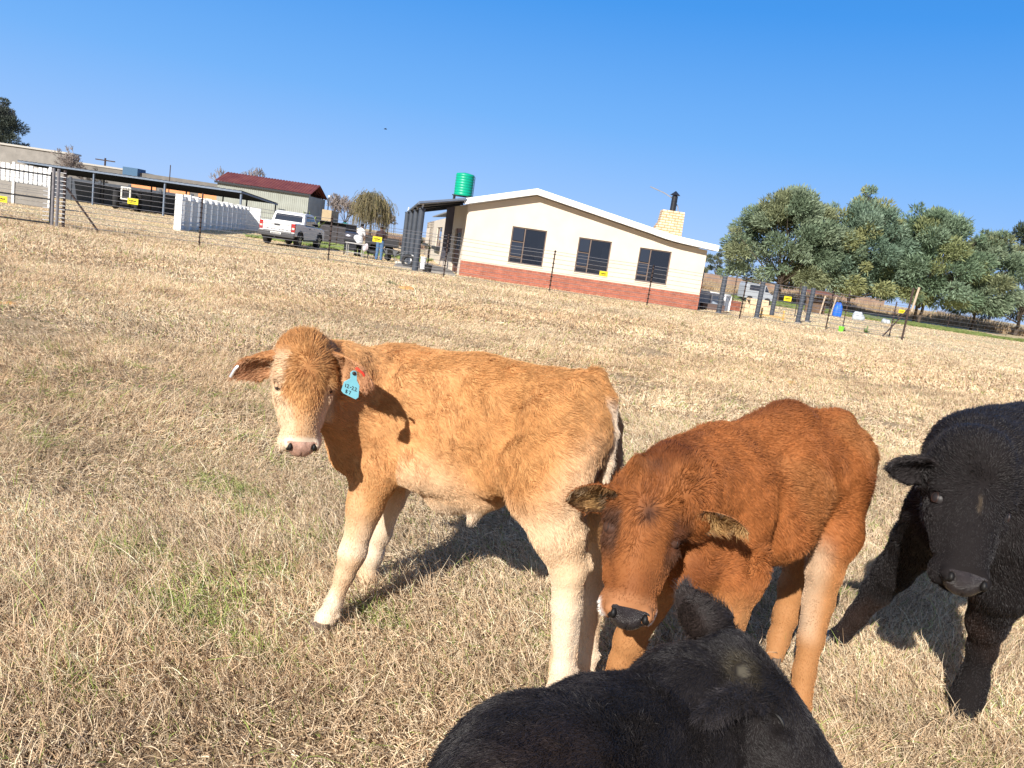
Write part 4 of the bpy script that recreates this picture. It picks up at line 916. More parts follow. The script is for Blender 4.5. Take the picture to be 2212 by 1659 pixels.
    MB().tube([(6.95, 39.2, 4.4), (6.86, 39.2, 4.75), (6.55, 39.3, 5.12), (6.1, 39.3, 5.32), (5.36, 39.3, 5.52)], .028, 6).build('antenna_pole', mat('galvanised', (.5, .5, .52), .4, metal=.6), H)
    return H
house()
def tank(x, y, z, r, h, col, label, name='water_tank', ribs=8):
    t = empty(name, (x, y, z), 0, label, 'tank' if 'tank' in name else 'drum'); pr = [(.01, 0), (r*.97, 0)]
    for i in range(ribs):
        a = h*.93*i/ribs; b = h*.93*(i+1)/ribs; pr += [(r*.97, a+.01), (r, a+.03), (r, b-.03), (r*.97, b-.01)]
    pr += [(r*.93, h*.95), (r*.5, h*.985), (r*.3, h)]; MB().lathe(pr, seg=28).build('shell', mat('plastic_'+name, col, .4, var=.08, scale=3), t)
    return t
tk = tank(-3.80, 39.5, 3.78, .46, 1.12, (.0, .34, .20), 'bright green plastic water tank standing above the veranda roof')
MB().tube([(.42, -.1, 1.05), (.50, -.12, .95), (.50, -.12, 0), (.50, -.12, -.35)], .022, 6).build('pipe', mat('dark_pipe', (.03, .08, .16), .5), tk)
st = MB(); 
for a, b in ((-.42, -.3), (.42, -.3), (-.42, .3), (.42, .3)): st.box((a-.03, b-.03, -.62), (a+.03, b+.03, -.04))
st.box((-.5, -.36, -.04), (.5, .36, 0)); st.build('stand', BLACKM, tk)
tank(-14.98, 62, 0, .34, 1.72, (.01, .22, .17), 'dark green ribbed drum between the parked pickup and the willow tree', 'storage_drum', 5)

# ---------------------------------------------------------------- fences
def wire_fence(name, label, pts, zs, post_m=POSTB, r=.028, wires=True, grp=None, extra=()):
    f = empty(name, (*pts[0][:2], 0), 0, label, 'fence'); o = np.array([pts[0][0], pts[0][1], 0])
    for i, p in enumerate(pts):
        h = p[2] if len(p) > 2 else 1.75; q = np.array([p[0], p[1], 0])-o; rr = p[3] if len(p) > 3 else r
        m = MB(); m.tube([q+(0, 0, -.05), q+(0, 0, h)], rr, 7)
        for z in zs: m.box(tuple(q+(-.022-rr, -.03, z-.014)), tuple(q+(.022+rr, -rr-.002+.0, z+.014)))
        m.build('post', post_m, f)
    if wires:
        for z in zs:
            m = MB()
            for a, b in zip(pts[:-1], pts[1:]):
                A = np.array([a[0], a[1], z])-o; B = np.array([b[0], b[1], z])-o; m.tube([A, (A+B)/2-(0, 0, .02), B], .008, 4, False)
            m.build('wire', WIRE, f)
    return f
FZ = [.12, .30, .48, .66, .84, 1.02, 1.20, 1.38, 1.56, 1.68]
FRONT = [(-16.55, 27.4, 1.98, .05), (-12.30, 28.86, 1.92), (-7.86, 30.43, 1.80), (-3.43, 31.9, 1.76), (.97, 32.0, 1.73), (5.20, 32.99, 1.72), (9.31, 33.45, 1.72), (13.70, 35.1, 1.78), (17.40, 35.55, 2.40, .045)]
ff = wire_fence('wire_fence', 'wire strand fence with thin dark posts running in front of the farmhouse', FRONT, FZ)
o_ = np.array([FRONT[0][0], FRONT[0][1], 0])
for a, b in ((np.array([16.65, 35.9, 0]), np.array([17.38, 35.58, 1.42])), (np.array([-15.55, 27.9, 0]), np.array([-16.5, 27.45, 1.40]))): MB().tube([a-o_, b-o_], .035, 7).build('brace', POSTB, ff)
MB().tube([np.array((17.52, 35.5, 1.35))-o_, np.array((17.62, 35.5, 2.46))-o_], .05, 7).build('wooden_stake', mat('weathered_timber', (.48, .38, .28), .8, var=.2, scale=9), ff)
wire_fence('wire_fence', 'wire fence on the far side of the pool yard, running back from the corner post', [(17.2, 36.4, 1.7), (16.85, 40.97, 1.95), (15.85, 45.6, 2.0), (12.6, 47.5, 1.9), (9.6, 48.5, 1.9)], FZ[::2])
wire_fence('wire_fence', 'distant wire fence with thin posts below the tall trees', [(27, 78, 1.4), (36, 79.5, 1.4), (44, 81, 1.4), (52, 84, 1.4), (60, 88, 1.4), (68, 92, 1.4)], [.4, .8, 1.2])
wire_fence('wire_fence', 'distant wire fence behind the people and the wheelbarrow', [(-13, 52, 1.5), (-10.2, 55, 1.5), (-7.6, 58, 1.5), (-5.5, 60, 1.5)], [.5, .9, 1.3])
# gate at the left edge
g = empty('gate', (-16.85, 27.2, 0), 0, 'dark steel pipe gate closed across the left edge, in front of the white pickets', 'gate')
d = nrm(np.array([-6.2, -2.2, 0])); gp = lambda s, z: d*s+np.array((0, 0, z))
gf = MB(); 
for z in (.10, .92, 1.74): gf.tube([gp(.05, z), gp(5.6, z)], .028, 7)
for s in (.05, 1.95, 3.8, 5.6): gf.tube([gp(s, .05), gp(s, 1.85)], .03, 7)
gf.build('gate_frame', BLACKM, g)
for k in range(11): MB().tube([gp(.05, .2+k*.145), gp(5.6, .2+k*.145)], .0055, 4, False).build('wire', WIRE, g)
for s in (-.02, -.17): MB().tube([gp(s, -.05), gp(s, 2.0)], .05, 8).build('gate_post', mat('grey_post', (.20, .19, .20), .6, var=.2, scale=9), g)
ins = MB()
for k in range(13): ins.tube([gp(-.40, .2+k*.14), gp(.28, .2+k*.14)], .016, 5)
ins.build('insulator_rod', mat('insulator', (.55, .55, .56), .5), g)
def sign(x, y, w_, h_, ang, label, yaw=.2):
    s = empty('warning_sign', (x, y, 0), yaw, label, 'sign', 'yellow warning signs on the wires'); z = ang
    MB().box((-w_/2, -.03, z-h_/2), (w_/2, -.024, z+h_/2)).build('plate', YELL, s, bevel=.01)
    q = MB()
    for k in range(5): q.box((-w_*.34+k*w_*.14, -.034, z-h_*.05-(k % 2)*.008), (-w_*.34+k*w_*.14+w_*.10, -.031, z+h_*.14+(k % 3)*.006))
    q.box((-w_*.3, -.034, z-h_*.30), (w_*.28, -.031, z-h_*.22)); q.build('marking', INKB, s)
    return s
def on_fence(px, py, a, b): return hit(px, py, a, b)
for (px, py, i, j, lb) in ((287.5, 435, 0, 1, 'yellow warning sign on the fence in front of the old tractor'), (815, 517, 2, 3, 'yellow warning sign on the fence in front of the person in jeans'),
                           (1303.5, 591.5, 4, 5, 'yellow warning sign on the fence in front of the middle farmhouse window'), (1701, 645.3, 6, 7, 'yellow warning sign on the fence in front of the pale brick pile')):
    p = hit(px, py, FRONT[i][:2], FRONT[j][:2]); sign(p[0], p[1], .36, .21, p[2], lb)
p = hit(4, 430, (-16.85, 27.2), (-23, 25.0)); sign(p[0], p[1], .36, .21, p[2], 'yellow warning sign on the gate at the left edge')
sign(-9.0, 56.5, .38, .24, 1.02, 'small yellow warning sign on the distant fence beside the veranda columns'); sign(38.3, 79.6, .7, .4, 1.02, 'small yellow warning sign on the distant fence below the trees')
# ---------------------------------------------------------------- white picket fences
def post_panel(label, A, B, h, sp, ret):
    A = np.array([*A, 0.]); B = np.array([*B, 0.]); L = np.linalg.norm(B-A); e = (B-A)/L; k = np.array([e[1], -e[0], 0]); k = k if k[0] > 0 else -k; f = empty('precast_fence', tuple(A), 0, label, 'fence')
    def bx(m, s0, s1, z0, z1, o0, o1): m.prism([e*s0+k*o0+(0, 0, z0), e*s1+k*o0+(0, 0, z0), e*s1+k*o0+(0, 0, z1), e*s0+k*o0+(0, 0, z1)], k*(o1-o0))
    n = int(L/sp)
    for i in range(n):
        m = MB()
        for j in range(7): bx(m, i*sp+.14+j*.255, i*sp+.14+j*.255+.18, .25, h-.05-.02*(j % 2), -.03, .03)
        bx(m, i*sp+.10, (i+1)*sp, .02, .25, -.04, .04); bx(m, i*sp+.10, (i+1)*sp, h-.32, h-.22, .031, .06); bx(m, i*sp+.10, (i+1)*sp, .34, .44, .031, .06); m.build('panel', WHITEP, f)
    for i in range(n+1):
        m = MB(); bx(m, i*sp-.06, i*sp+.08, 0, h+.02*((i*5) % 3), -.08, .27); m.build('post', WHITEP, f)
    m = MB(); P = e*n*sp; R_ = np.array([*ret, 0.]); m.prism([P+(0, 0, 0), P+R_, P+R_+(0, 0, h-.02), P+(0, 0, h-.02)], (.02, .08, 0)); m.build('end_panel', WHITEP, f)
    return f
post_panel('white precast fence running back from the yard towards the red-roofed barn', (-18.57, 40.5), (-23.3, 63.0), 1.86, 1.9, (1.15, .3))
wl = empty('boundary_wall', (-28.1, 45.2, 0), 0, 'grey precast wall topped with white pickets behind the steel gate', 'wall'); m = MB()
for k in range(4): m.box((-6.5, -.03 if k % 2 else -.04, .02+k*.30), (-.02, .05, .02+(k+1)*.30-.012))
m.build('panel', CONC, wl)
pk = MB()
for i in range(24):
    x = -6.4+i*.27; m = MB(); m.box((x, -.05, 1.24), (x+.20, 0, 2.26-.06*(i % 5 == 0))); m.build('picket', WHITEP, wl)
for x in (-6.45, -4.3, -2.15, -.02): MB().box((x-.07, -.11, 0), (x+.07, -.055, 2.36)).build('post', WHITEP, wl)
MB().box((-6.5, .005, 1.34), (0, .05, 1.42)).box((-6.5, .005, 2.0), (0, .05, 2.08)).build('rail', WHITEP, wl)
# ---------------------------------------------------------------- carport, dark wall, flat buildings, barn
cp = empty('carport', (-37.5, 71.6, 0), 0, 'long low carport with grey steel posts and corrugated roof over the old tractor', 'carport')
e = nrm(np.array([7.9, -2.45, 0])); bk = np.array([-e[1], e[0], 0]); bk = bk if bk[1] > 0 else -bk
cpp = lambda s, d_, z: e*s+bk*d_+np.array((0, 0, z))
prof = []; n = 150; m = MB(); S0, S1 = -13.2, 12.6; vs = []; fs = []
for i in range(n+1):
    s = S0+(S1-S0)*i/n; zz = .025*math.sin(i*1.9)
    for d_, z in ((-.25, 3.16), (5.2, 2.60)): vs += [cpp(s, d_, z+zz), cpp(s, d_, z+zz-.02)]
for i in range(n): a = i*4; fs += [(a, a+4, a+6, a+2), (a+1, a+3, a+7, a+5), (a, a+1, a+5, a+4), (a+2, a+6, a+7, a+3)]
MB().add(vs, fs, False).build('roof_sheet', mat('carport_roof', (.085, .10, .13), .5, var=.1, scale=3), cp)
b = MB(); b.prism([cpp(S0, -.2, 2.96), cpp(S1, -.2, 2.96), cpp(S1, -.2, 3.12), cpp(S0, -.2, 3.12)], bk*.08)
b.prism([cpp(S1-.05, -.1, 2.95), cpp(S1-.05, 5.1, 2.42), cpp(S1-.05, 5.1, 2.55), cpp(S1-.05, -.1, 3.1)], e*.06)
b.build('beam', GREYM, cp)
for s in (-12.2, -4.0, 4.2, 12.4): MB().prism([cpp(s-.07, 0, 0), cpp(s+.07, 0, 0), cpp(s+.07, 0, 2.98), cpp(s-.07, 0, 2.98)], bk*.14).build('post', GREYM, cp)
for s in (-8, -2, 2.2, 6.5, 9.2, 12.4): MB().prism([cpp(s-.05, 5, 0), cpp(s+.05, 5, 0), cpp(s+.05, 5, 2.5), cpp(s-.05, 5, 2.5)], bk*.1).build('post', BLACKM, cp)
MB().prism([cpp(S0+.1, .1, 2.97), cpp(S1-.1, .1, 2.97), cpp(S1-.1, 5.1, 2.50), cpp(S0+.1, 5.1, 2.50)], (0, 0, .02)).build('shade_sheet', mat('painted_shade', (.022, .025, .032), 1.0, spec=0), cp)  # dark sheet added under the roof; its colour stands in for the shade
dw = empty('garden_wall', (-42, 79.5, 0), 0, 'low dark blue-grey wall behind the carport', 'wall'); MB().prism([(-15, 4.6, 0), (9, -2.8, 0), (9, -2.8, 2.2), (-15, 4.6, 2.3)], (.06, .2, 0)).build('panel', DARKS, dw)
for k in range(7): x = -14+k*3.7; MB().box((x-.12, 4.6-(x+15)*.308-.12, 0), (x+.12, 4.6-(x+15)*.308-.02, 2.4)).build('pier', DARKS, dw)
fb = empty('flat_roof_building', (-62, 97, 0), 0, 'tall grey concrete block with a flat roof at the far left', 'building'); MB().box((-12, 0, 0), (4.2, 1.5, 5.2)).build('wall', CONC, fb); MB().box((-12.2, -.2, 5.2), (4.4, 1.6, 5.42)).build('roof_edge', mat('pale_coping', (.42, .40, .37), .8), fb)
CONC2 = mat('dark_concrete', (.17, .16, .15), .9, var=.15, scale=.8); f2 = empty('flat_roof_building', (-50, 95, 0), 0, 'low grey building with orange panels seen under the carport roof', 'building')
MB().box((-7.4, 0, 0), (14, 7, 4.2)).build('wall', CONC2, f2); MB().box((-7.5, -.1, 4.2), (.2, 7.1, 4.4)).build('roof_edge', mat('pale_coping', (.42, .40, .37), .8), f2)
for a, b_ in ((.8, 3.8), (4.9, 7.9), (9, 12)): MB().box((a, -.08, .1), (b_, -.003, 2.86)).build('garage_door', mat('orange_door', (.62, .27, .12), .7, var=.1, scale=2), f2)
MB().box((-.1, -.6, 3.6), (1.7, 1.4, 4.62)).build('roof_box', mat('blue_cabin', (.05, .12, .22), .6), f2)
bn = empty('barn', (-30.75, 88, 0), 0, 'pale corrugated barn with a rust-red metal roof', 'barn')
def corr(m, x0, x1, f_, n):
    vs = []; fs = []
    for i in range(n+1):
        x = x0+(x1-x0)*i/n; k = .02 if i % 2 else -.02
        for p in f_(x, k): vs.append(p)
    for i in range(n): a = i*2; fs.append((a, a+1, a+3, a+2))
    return m.add(vs, fs, False)
m = MB(); m.box((-5.2, .05, 0), (5.15, 7, 4.15)); corr(m, -5.2, 5.15, lambda x, k: [(x, -.0+k, 4.15), (x, -.0+k, 0)], 90); m.build('wall', mat('pale_cladding', (.27, .28, .25), .7, col2=(.34, .36, .33), scale=.9), bn)
m = MB(); corr(m, -5.5, 5.45, lambda x, k: [(x+.0, -.35, 4.36+k*2), (x+.0, 3.2, 5.62+k*2)], 64); corr(m, -5.5, 5.45, lambda x, k: [(x, 3.2, 5.62+k*2), (x, 7.2, 4.2+k*2)], 64)
m.build('roof', mat('rust_roof', (.13, .032, .026), .55, col2=(.20, .06, .042), scale=.8), bn); MB().box((-5.45, -.30, 4.12), (5.4, -.22, 4.34)).build('gutter', BLACKM, bn)
# shack, boxes beside the pickup
sh = empty('shack', (-14.4, 56, 0), -.1, 'dark timber shack with a tan end wall behind the pickup', 'shack'); MB().box((-.95, 0, 0), (1.0, 2.4, 1.6)).build('wall', mat('dark_planks', (.05, .045, .05), .8, var=.3, scale=4), sh); MB().box((-.75, -.3, 1.62), (-.05, 1.2, 2.40)).build('upper_box', mat('tan_board', (.42, .32, .2), .8, var=.1, scale=3), sh); MB().box((-1.05, -.35, 1.6), (1.1, 2.5, 1.63)).build('roof', BLACKM, sh)
# ---------------------------------------------------------------- right-hand yard
def wrapped_post(x, y, h, label):
    c = empty('garden_column', (x, y, 0), .0, label, 'column', 'black ribbed columns beside the pool'); pr = []
    n = 14
    for i in range(n): a = h*i/n; b_ = h*(i+1)/n; pr += [(.108, a+.004), (.116, a+.02), (.116, b_-.02), (.108, b_-.004)]
    MB().lathe(pr, seg=14).build('shaft', DARKS, c); MB().lathe([(.17, 0), (.15, .04)], seg=14).build('footing', CONC, c)
for x, y, h, lb in ((8.89, 35.5, 1.72, 'black ribbed column nearest the farmhouse corner'), (8.95, 40.6, 1.85, 'black ribbed column standing behind the pool edge by the farmhouse'), (10.96, 36.58, 1.72, 'black ribbed column in front of the pale brick pile'),
                    (12.85, 40.4, 1.72, 'black ribbed column to the right of the pale brick pile'), (13.31, 37.71, 1.80, 'black ribbed column nearer of the right-hand pair'), (14.83, 40.67, 1.80, 'black ribbed column farther of the right-hand pair')): wrapped_post(x, y, h, lb)
pl = empty('swimming_pool', (8.9, 40.4, 0), 0, 'round above-ground swimming pool with pale grey sides beside the farmhouse', 'pool')
MB().lathe([(1.62, 0), (1.62, .78), (1.55, .78), (1.55, .70), (.02, .70)], seg=36).build('wall', mat('pool_liner', (.36, .42, .50), .5, var=.05, scale=3), pl); MB().lathe([(1.66, .76), (1.66, .83), (1.52, .83), (1.52, .76)], seg=36).build('rim', TRIMW, pl)
for k in range(12): a = k*math.pi/6+.2; MB().box((-.035, -.04, 0), (.035, .04, .76), Matrix.Translation((1.66*math.cos(a), 1.66*math.sin(a), 0)) @ Matrix.Rotation(a+math.pi/2, 4, 'Z')).build('post', TRIMW, pl)
MB().box((-.5, -.25, 0), (.6, .25, .30)).build('step_block', mat('step_brown', (.12, .08, .07), .8), empty('timber_step', (9.15, 38.2, 0), .1, 'low dark brown block beside the pool', 'step'))
def pile(x, y, w_, d_, h_, m_, label, cat='bricks', cell=(.24, .12, .085), rag=.25, name='brick_pile'):
    t = MB(); nx, ny, nz = int(w_/cell[0]), int(d_/cell[1]), int(h_/cell[2]); rr = random.Random(int(x*100))
    for k in range(nz):
        sh_ = int(rag*k*nx/nz*rr.uniform(.7, 1.3))
        for i in range(sh_ // 2, nx-sh_ // 2):
            for j in range(ny):
                if j not in (0, ny-1) and k < nz-1 and i not in (0, nx-1): continue
                o = rr.uniform(-.02, .02); t.box((i*cell[0]-w_/2+o, j*cell[1]-d_/2+o, k*cell[2]+.003), ((i+1)*cell[0]-w_/2-.012+o, (j+1)*cell[1]-d_/2-.008+o, (k+1)*cell[2]))
    b_ = t.build(name, m_); b_.location = (x, y, 0); tag(b_, label, cat); return b_
pile(12.35, 41.3, 1.6, .9, .80, mat('pale_block', (.66, .52, .34), .9, var=.18, scale=5), 'stack of pale yellow bricks between the black columns', cell=(.24, .15, .10), rag=.5)
pile(11.05, 42.2, 1.25, .6, .52, mat('red_block', (.25, .09, .06), .9, var=.25, scale=5), 'low stack of dark red bricks beside the pale brick stack', rag=.3)
jg = empty('timber_frame', (11.9, 37.6, 0), .05, 'small yellow timber frame lying on the lawn beside a black column', 'timber_frame'); tm = mat('yellow_timber', (.62, .38, .12), .7, var=.15, scale=8)  # plain low timber frame of uprights and rails
for a in (-.45, .65): MB().box((a-.03, -.03, 0), (a+.03, .03, .5)).build('upright', tm, jg)
for y_ in (-.03, .6): MB().box((-.6, y_-.03, .12), (.75, y_+.03, .17)).build('rail', tm, jg)
def bucket(x, y, r, h, m_, label, name='bucket', rot=0):
    t = empty(name, (x, y, 0), 0, label, name.replace('_', ' ')); M = Matrix.Rotation(rot, 4, 'X')
    MB().lathe([(r*.8, .0), (r, h), (r*1.05, h), (r*1.05, h-.03), (r*.94, h-.03), (r*.76, .03)], seg=20, M=M).build('pail', m_, t); MB().tube([tuple(M @ Vector((r*math.cos(a), 0, h*.95-.0+r*.35*math.sin(a)))) for a in np.linspace(0, math.pi, 9)], .006, 5).build('handle', WIRE, t)
bucket(14.45, 35.25, .12, .23, mat('lime_plastic', (.20, .75, .05), .4), 'lime green bucket on the ground by the fence')
def yucca(x, y, z, n, L, label, trunk=0, wd=.03, name='spiky_plant'):
    t = empty(name, (x, y, z), 0, label, 'plant'); rr = random.Random(int(x*37+y)); V = []; Fc = []
    for i in range(n):
        a = rr.uniform(0, 6.28); el = rr.uniform(.15, 1.45); l = L*rr.uniform(.7, 1.1); p = np.array([0, 0, trunk*1.0]); d_ = np.array([math.cos(a)*math.cos(el), math.sin(a)*math.cos(el), math.sin(el)]); sd = np.array([-math.sin(a), math.cos(a), 0])
        for k in range(5):
            w_ = wd*(1-k/4.2)*(.7 if k == 0 else 1); V += [p-sd*w_, p+sd*w_]; p = p+d_*l/4; d_ = nrm(d_+np.array([0, 0, -.22]))
        b0 = i*10; Fc += [(b0+2*k, b0+2*k+1, b0+2*k+3, b0+2*k+2) for k in range(4)]
    np_mesh('leaves', V, Fc, mat('yucca_leaf', (.09, .17, .05), .5, col2=(.20, .28, .09), scale=3), t)
    if trunk: MB().tube([(0, 0, 0), (.02, 0, trunk*.5), (0, 0, trunk)], .035, 7).build('stem', BARK, t)
    return t
yucca(16.48, 37.3, 0, 46, .42, 'spiky green plant in the grass beside the corner post'); yucca(15.0, 36.2, 0, 26, .22, 'low green tuft beside the lime green bucket')
yucca(-5.35, 37.6, 0, 40, .45, 'tall spiky plant in front of the veranda wall', 1.15, .035); yucca(-5.0, 38.4, 0, 26, .38, 'shorter spiky plant close to the veranda blind', .95, .03)
bucket(-4.78, 35.2, .14, .62, mat('white_tub', (.75, .75, .75), .5), 'tall white container beside the nearest veranda column', 'container'); bucket(-4.36, 33.9, .17, .33, mat('black_tub', (.02, .02, .022), .5), 'black pot in front of the farmhouse door', 'pot')
bucket(-5.45, 36.3, .10, .60, mat('white_tub', (.75, .75, .75), .5), 'slim white container behind the veranda columns', 'container')
cm = MB()
for k in range(9): cm.sphere((random.uniform(-.4, .4), random.uniform(-.3, .5), .06), (random.uniform(.06, .16), .12, .09), 8, 6)
o = cm.build('garden_stones', mat('pale_stone', (.5, .47, .42), .9, var=.2, scale=6)); o.location = (-6.2, 38.4, 0); tag(o, 'pale stones edging the bed beside the veranda columns', 'stones')
def tyre(x, y, z, r, label, tilt=1.35, rz=0, w_=.10):
    t = empty('old_tyre', (x, y, z), rz, label, 'tyre'); M = Matrix.Rotation(tilt, 4, 'X'); R0 = r*.58
    pr = [(R0, -w_), (r*.85, -w_*1.05), (r*.97, -w_*.8), (r, 0), (r*.97, w_*.8), (r*.85, w_*1.05), (R0, w_), (R0, -w_)]; vs = []; fs = []; sg = 28
    for k in range(sg):
        a = 2*math.pi*k/sg
        for q, zz in pr[:-1]: vs.append(tuple(M @ Vector((q*math.cos(a), q*math.sin(a), zz))))
    for k in range(sg):
        for i in range(7): a = k*7+i; b_ = k*7+(i+1) % 7; c_ = ((k+1) % sg)*7+(i+1) % 7; d_ = ((k+1) % sg)*7+i; fs.append((a, b_, c_, d_))
    MB().add(vs, fs, True).build('tread', TYRE, t); return t
tyre(-5.55, 35.7, .32, .31, 'grey tyre leaning against the veranda columns'); tyre(-10.5, 50.0, .28, .55, 'black tyre lying on the grass behind the people', .25)
mtl = mat('sheet_dark', (.03, .03, .035), .5)
bx_ = empty('open_trailer', (-9.15, 47.5, 0), .1, 'low black trailer box behind the person in jeans', 'trailer')
MB().box((-.9, 0, .62), (.95, .06, 1.12)).box((-.9, 1.1, .62), (.95, 1.16, 1.12)).box((-.96, 0, .62), (-.9, 1.16, 1.12)).box((.95, 0, .62), (1.01, 1.16, 1.12)).box((-.9, .06, .58), (.95, 1.1, .62)).build('box', mtl, bx_)
for s in (-.85, .85): 
    m = MB(); m.lathe([(.08, -.09), (.30, -.09), (.33, -.05), (.33, .05), (.30, .09), (.08, .09)], (s*.55, .58, .33), 18, 'y'); m.build('wheel', TYRE, bx_)
# ---------------------------------------------------------------- things piled under the trees
jk = empty('shack', (23.4, 61.5, 0), .1, 'tumbledown shelter with a rusty sheet roof below the trees', 'shack')
MB().prism([(-1.4, -.5, 1.45), (.7, -.5, 1.58), (.9, 1.6, 1.75), (-1.2, 1.6, 1.7)], (0, 0, .05)).build('roof', mat('rusty_sheet', (.22, .09, .05), .7, var=.35, scale=3), jk)
for a in (-1.3, -.3, .6): MB().tube([(a, -.4, 0), (a+.15, -.4, 1.5)], .06, 6).build('pole', mat('weathered_timber', (.48, .38, .28), .8, var=.2, scale=9), jk)
MB().box((-1.1, .5, 0), (.5, .7, 1.2)).build('wall', mat('brown_boards', (.14, .09, .06), .8, var=.4, scale=3), jk)
def heap(x, y, w_, d_, h_, m_, name, label, cat, seed=1, rag=.2):
    b_ = Body(); rr = random.Random(seed)
    for i in range(9): b_.ell((rr.uniform(-w_/2, w_/2)*.7, rr.uniform(-d_/2, d_/2)*.6, h_*.3), (w_*rr.uniform(.18, .32), d_*.3, h_*rr.uniform(.4, .75)), .06)
    v, q = b_.mesh(.05); v[:, 2] = np.maximum(v[:, 2]+.03*wave(v, 6, 1), -.02); o = np_mesh(name, v, q, m_); o.location = (x, y, 0); return tag(o, label, cat)
heap(24.4, 61, .78, .7, 1.12, mat('blue_sheet', (.02, .13, .62), .5, var=.2, scale=3), 'blue_tarpaulin', 'bright blue tarpaulin draped over a heap below the trees', 'tarpaulin', 3)
heap(25.9, 60.5, .9, .7, .62, mat('white_sheet', (.42, .46, .50), .6, var=.15, scale=4), 'rubble_sack_heap', 'heap of white sheeting on the ground right of the blue tarpaulin', 'heap', 5)
heap(29.3, 63, .6, .5, .38, mat('white_sheet', (.42, .46, .50), .6, var=.15, scale=4), 'rubble_sack_heap', 'small pale heap in the grass right of the white sheeting', 'heap', 6)
cv = empty('parked_van', (19.6, 66, 0), .15, 'white van half hidden behind the black columns', 'van')
m = MB(); m.prism([(-1.2, 0, .35), (1.35, 0, .35), (1.35, 0, .85), (.95, 0, 1.0), (.55, 0, 1.62), (-1.1, 0, 1.68), (-1.2, 0, 1.4)], (0, 1.6, 0)); m.build('body', mat('van_white', (.34, .37, .41), .3, spec=.5), cv, bevel=.05)
MB().prism([(.50, -.012, 1.05), (.88, -.012, 1.05), (.56, -.012, 1.5), (.50, -.012, 1.5)], (0, .01, 0)).prism([(-.9, -.012, 1.05), (.4, -.012, 1.05), (.4, -.012, 1.5), (-.9, -.012, 1.5)], (0, .01, 0)).build('window', GLASS, cv)
for x in (-.75, .85): m = MB(); m.lathe([(.05, -.1), (.28, -.1), (.3, 0), (.28, .1), (.05, .1)], (x, .06, .3), 16, 'y'); m.build('wheel', TYRE, cv)
fw = MB(); fw.box((26, 140, 0), (64, 140.3, 2.35)); fo = fw.build('field_wall', mat('field_wall_brown', (.22, .14, .10), .9, col2=(.32, .23, .18), scale=.5)); tag(fo, 'long brown wall on the far side of the field behind the trees', 'wall')
# ---------------------------------------------------------------- pickup
def wheel(parent, x, y, r=.39, w_=.25, side=1):
    m = MB(); m.lathe([(r*.62, -w_/2), (r*.9, -w_/2), (r, -w_*.3), (r, w_*.3), (r*.9, w_/2), (r*.62, w_/2)], (x, y, r), 28, 'x'); wh = m.build('wheel', TYRE, parent)
    xo = x+side*(w_/2-.03); m = MB(); m.lathe([(.04, -.03), (r*.62, -.03), (r*.62, .02), (r*.52, .0), (.09, .0), (.06, .03), (.01, .03)], (xo, y, r), 24, 'x')
    m.build('rim', mat('rim_alloy', (.45, .46, .48), .3, metal=.8), wh); sp_ = MB()
    for k in range(6):
        a = k*math.pi/3; sp_.box((-.01, -.03, .05), (.02, .03, r*.6), Matrix.Translation((xo+side*.02, y, r)) @ Matrix.Rotation(a, 4, 'X'))
    sp_.build('spoke', mat('rim_alloy', (.45, .46, .48), .3, metal=.8), wh)
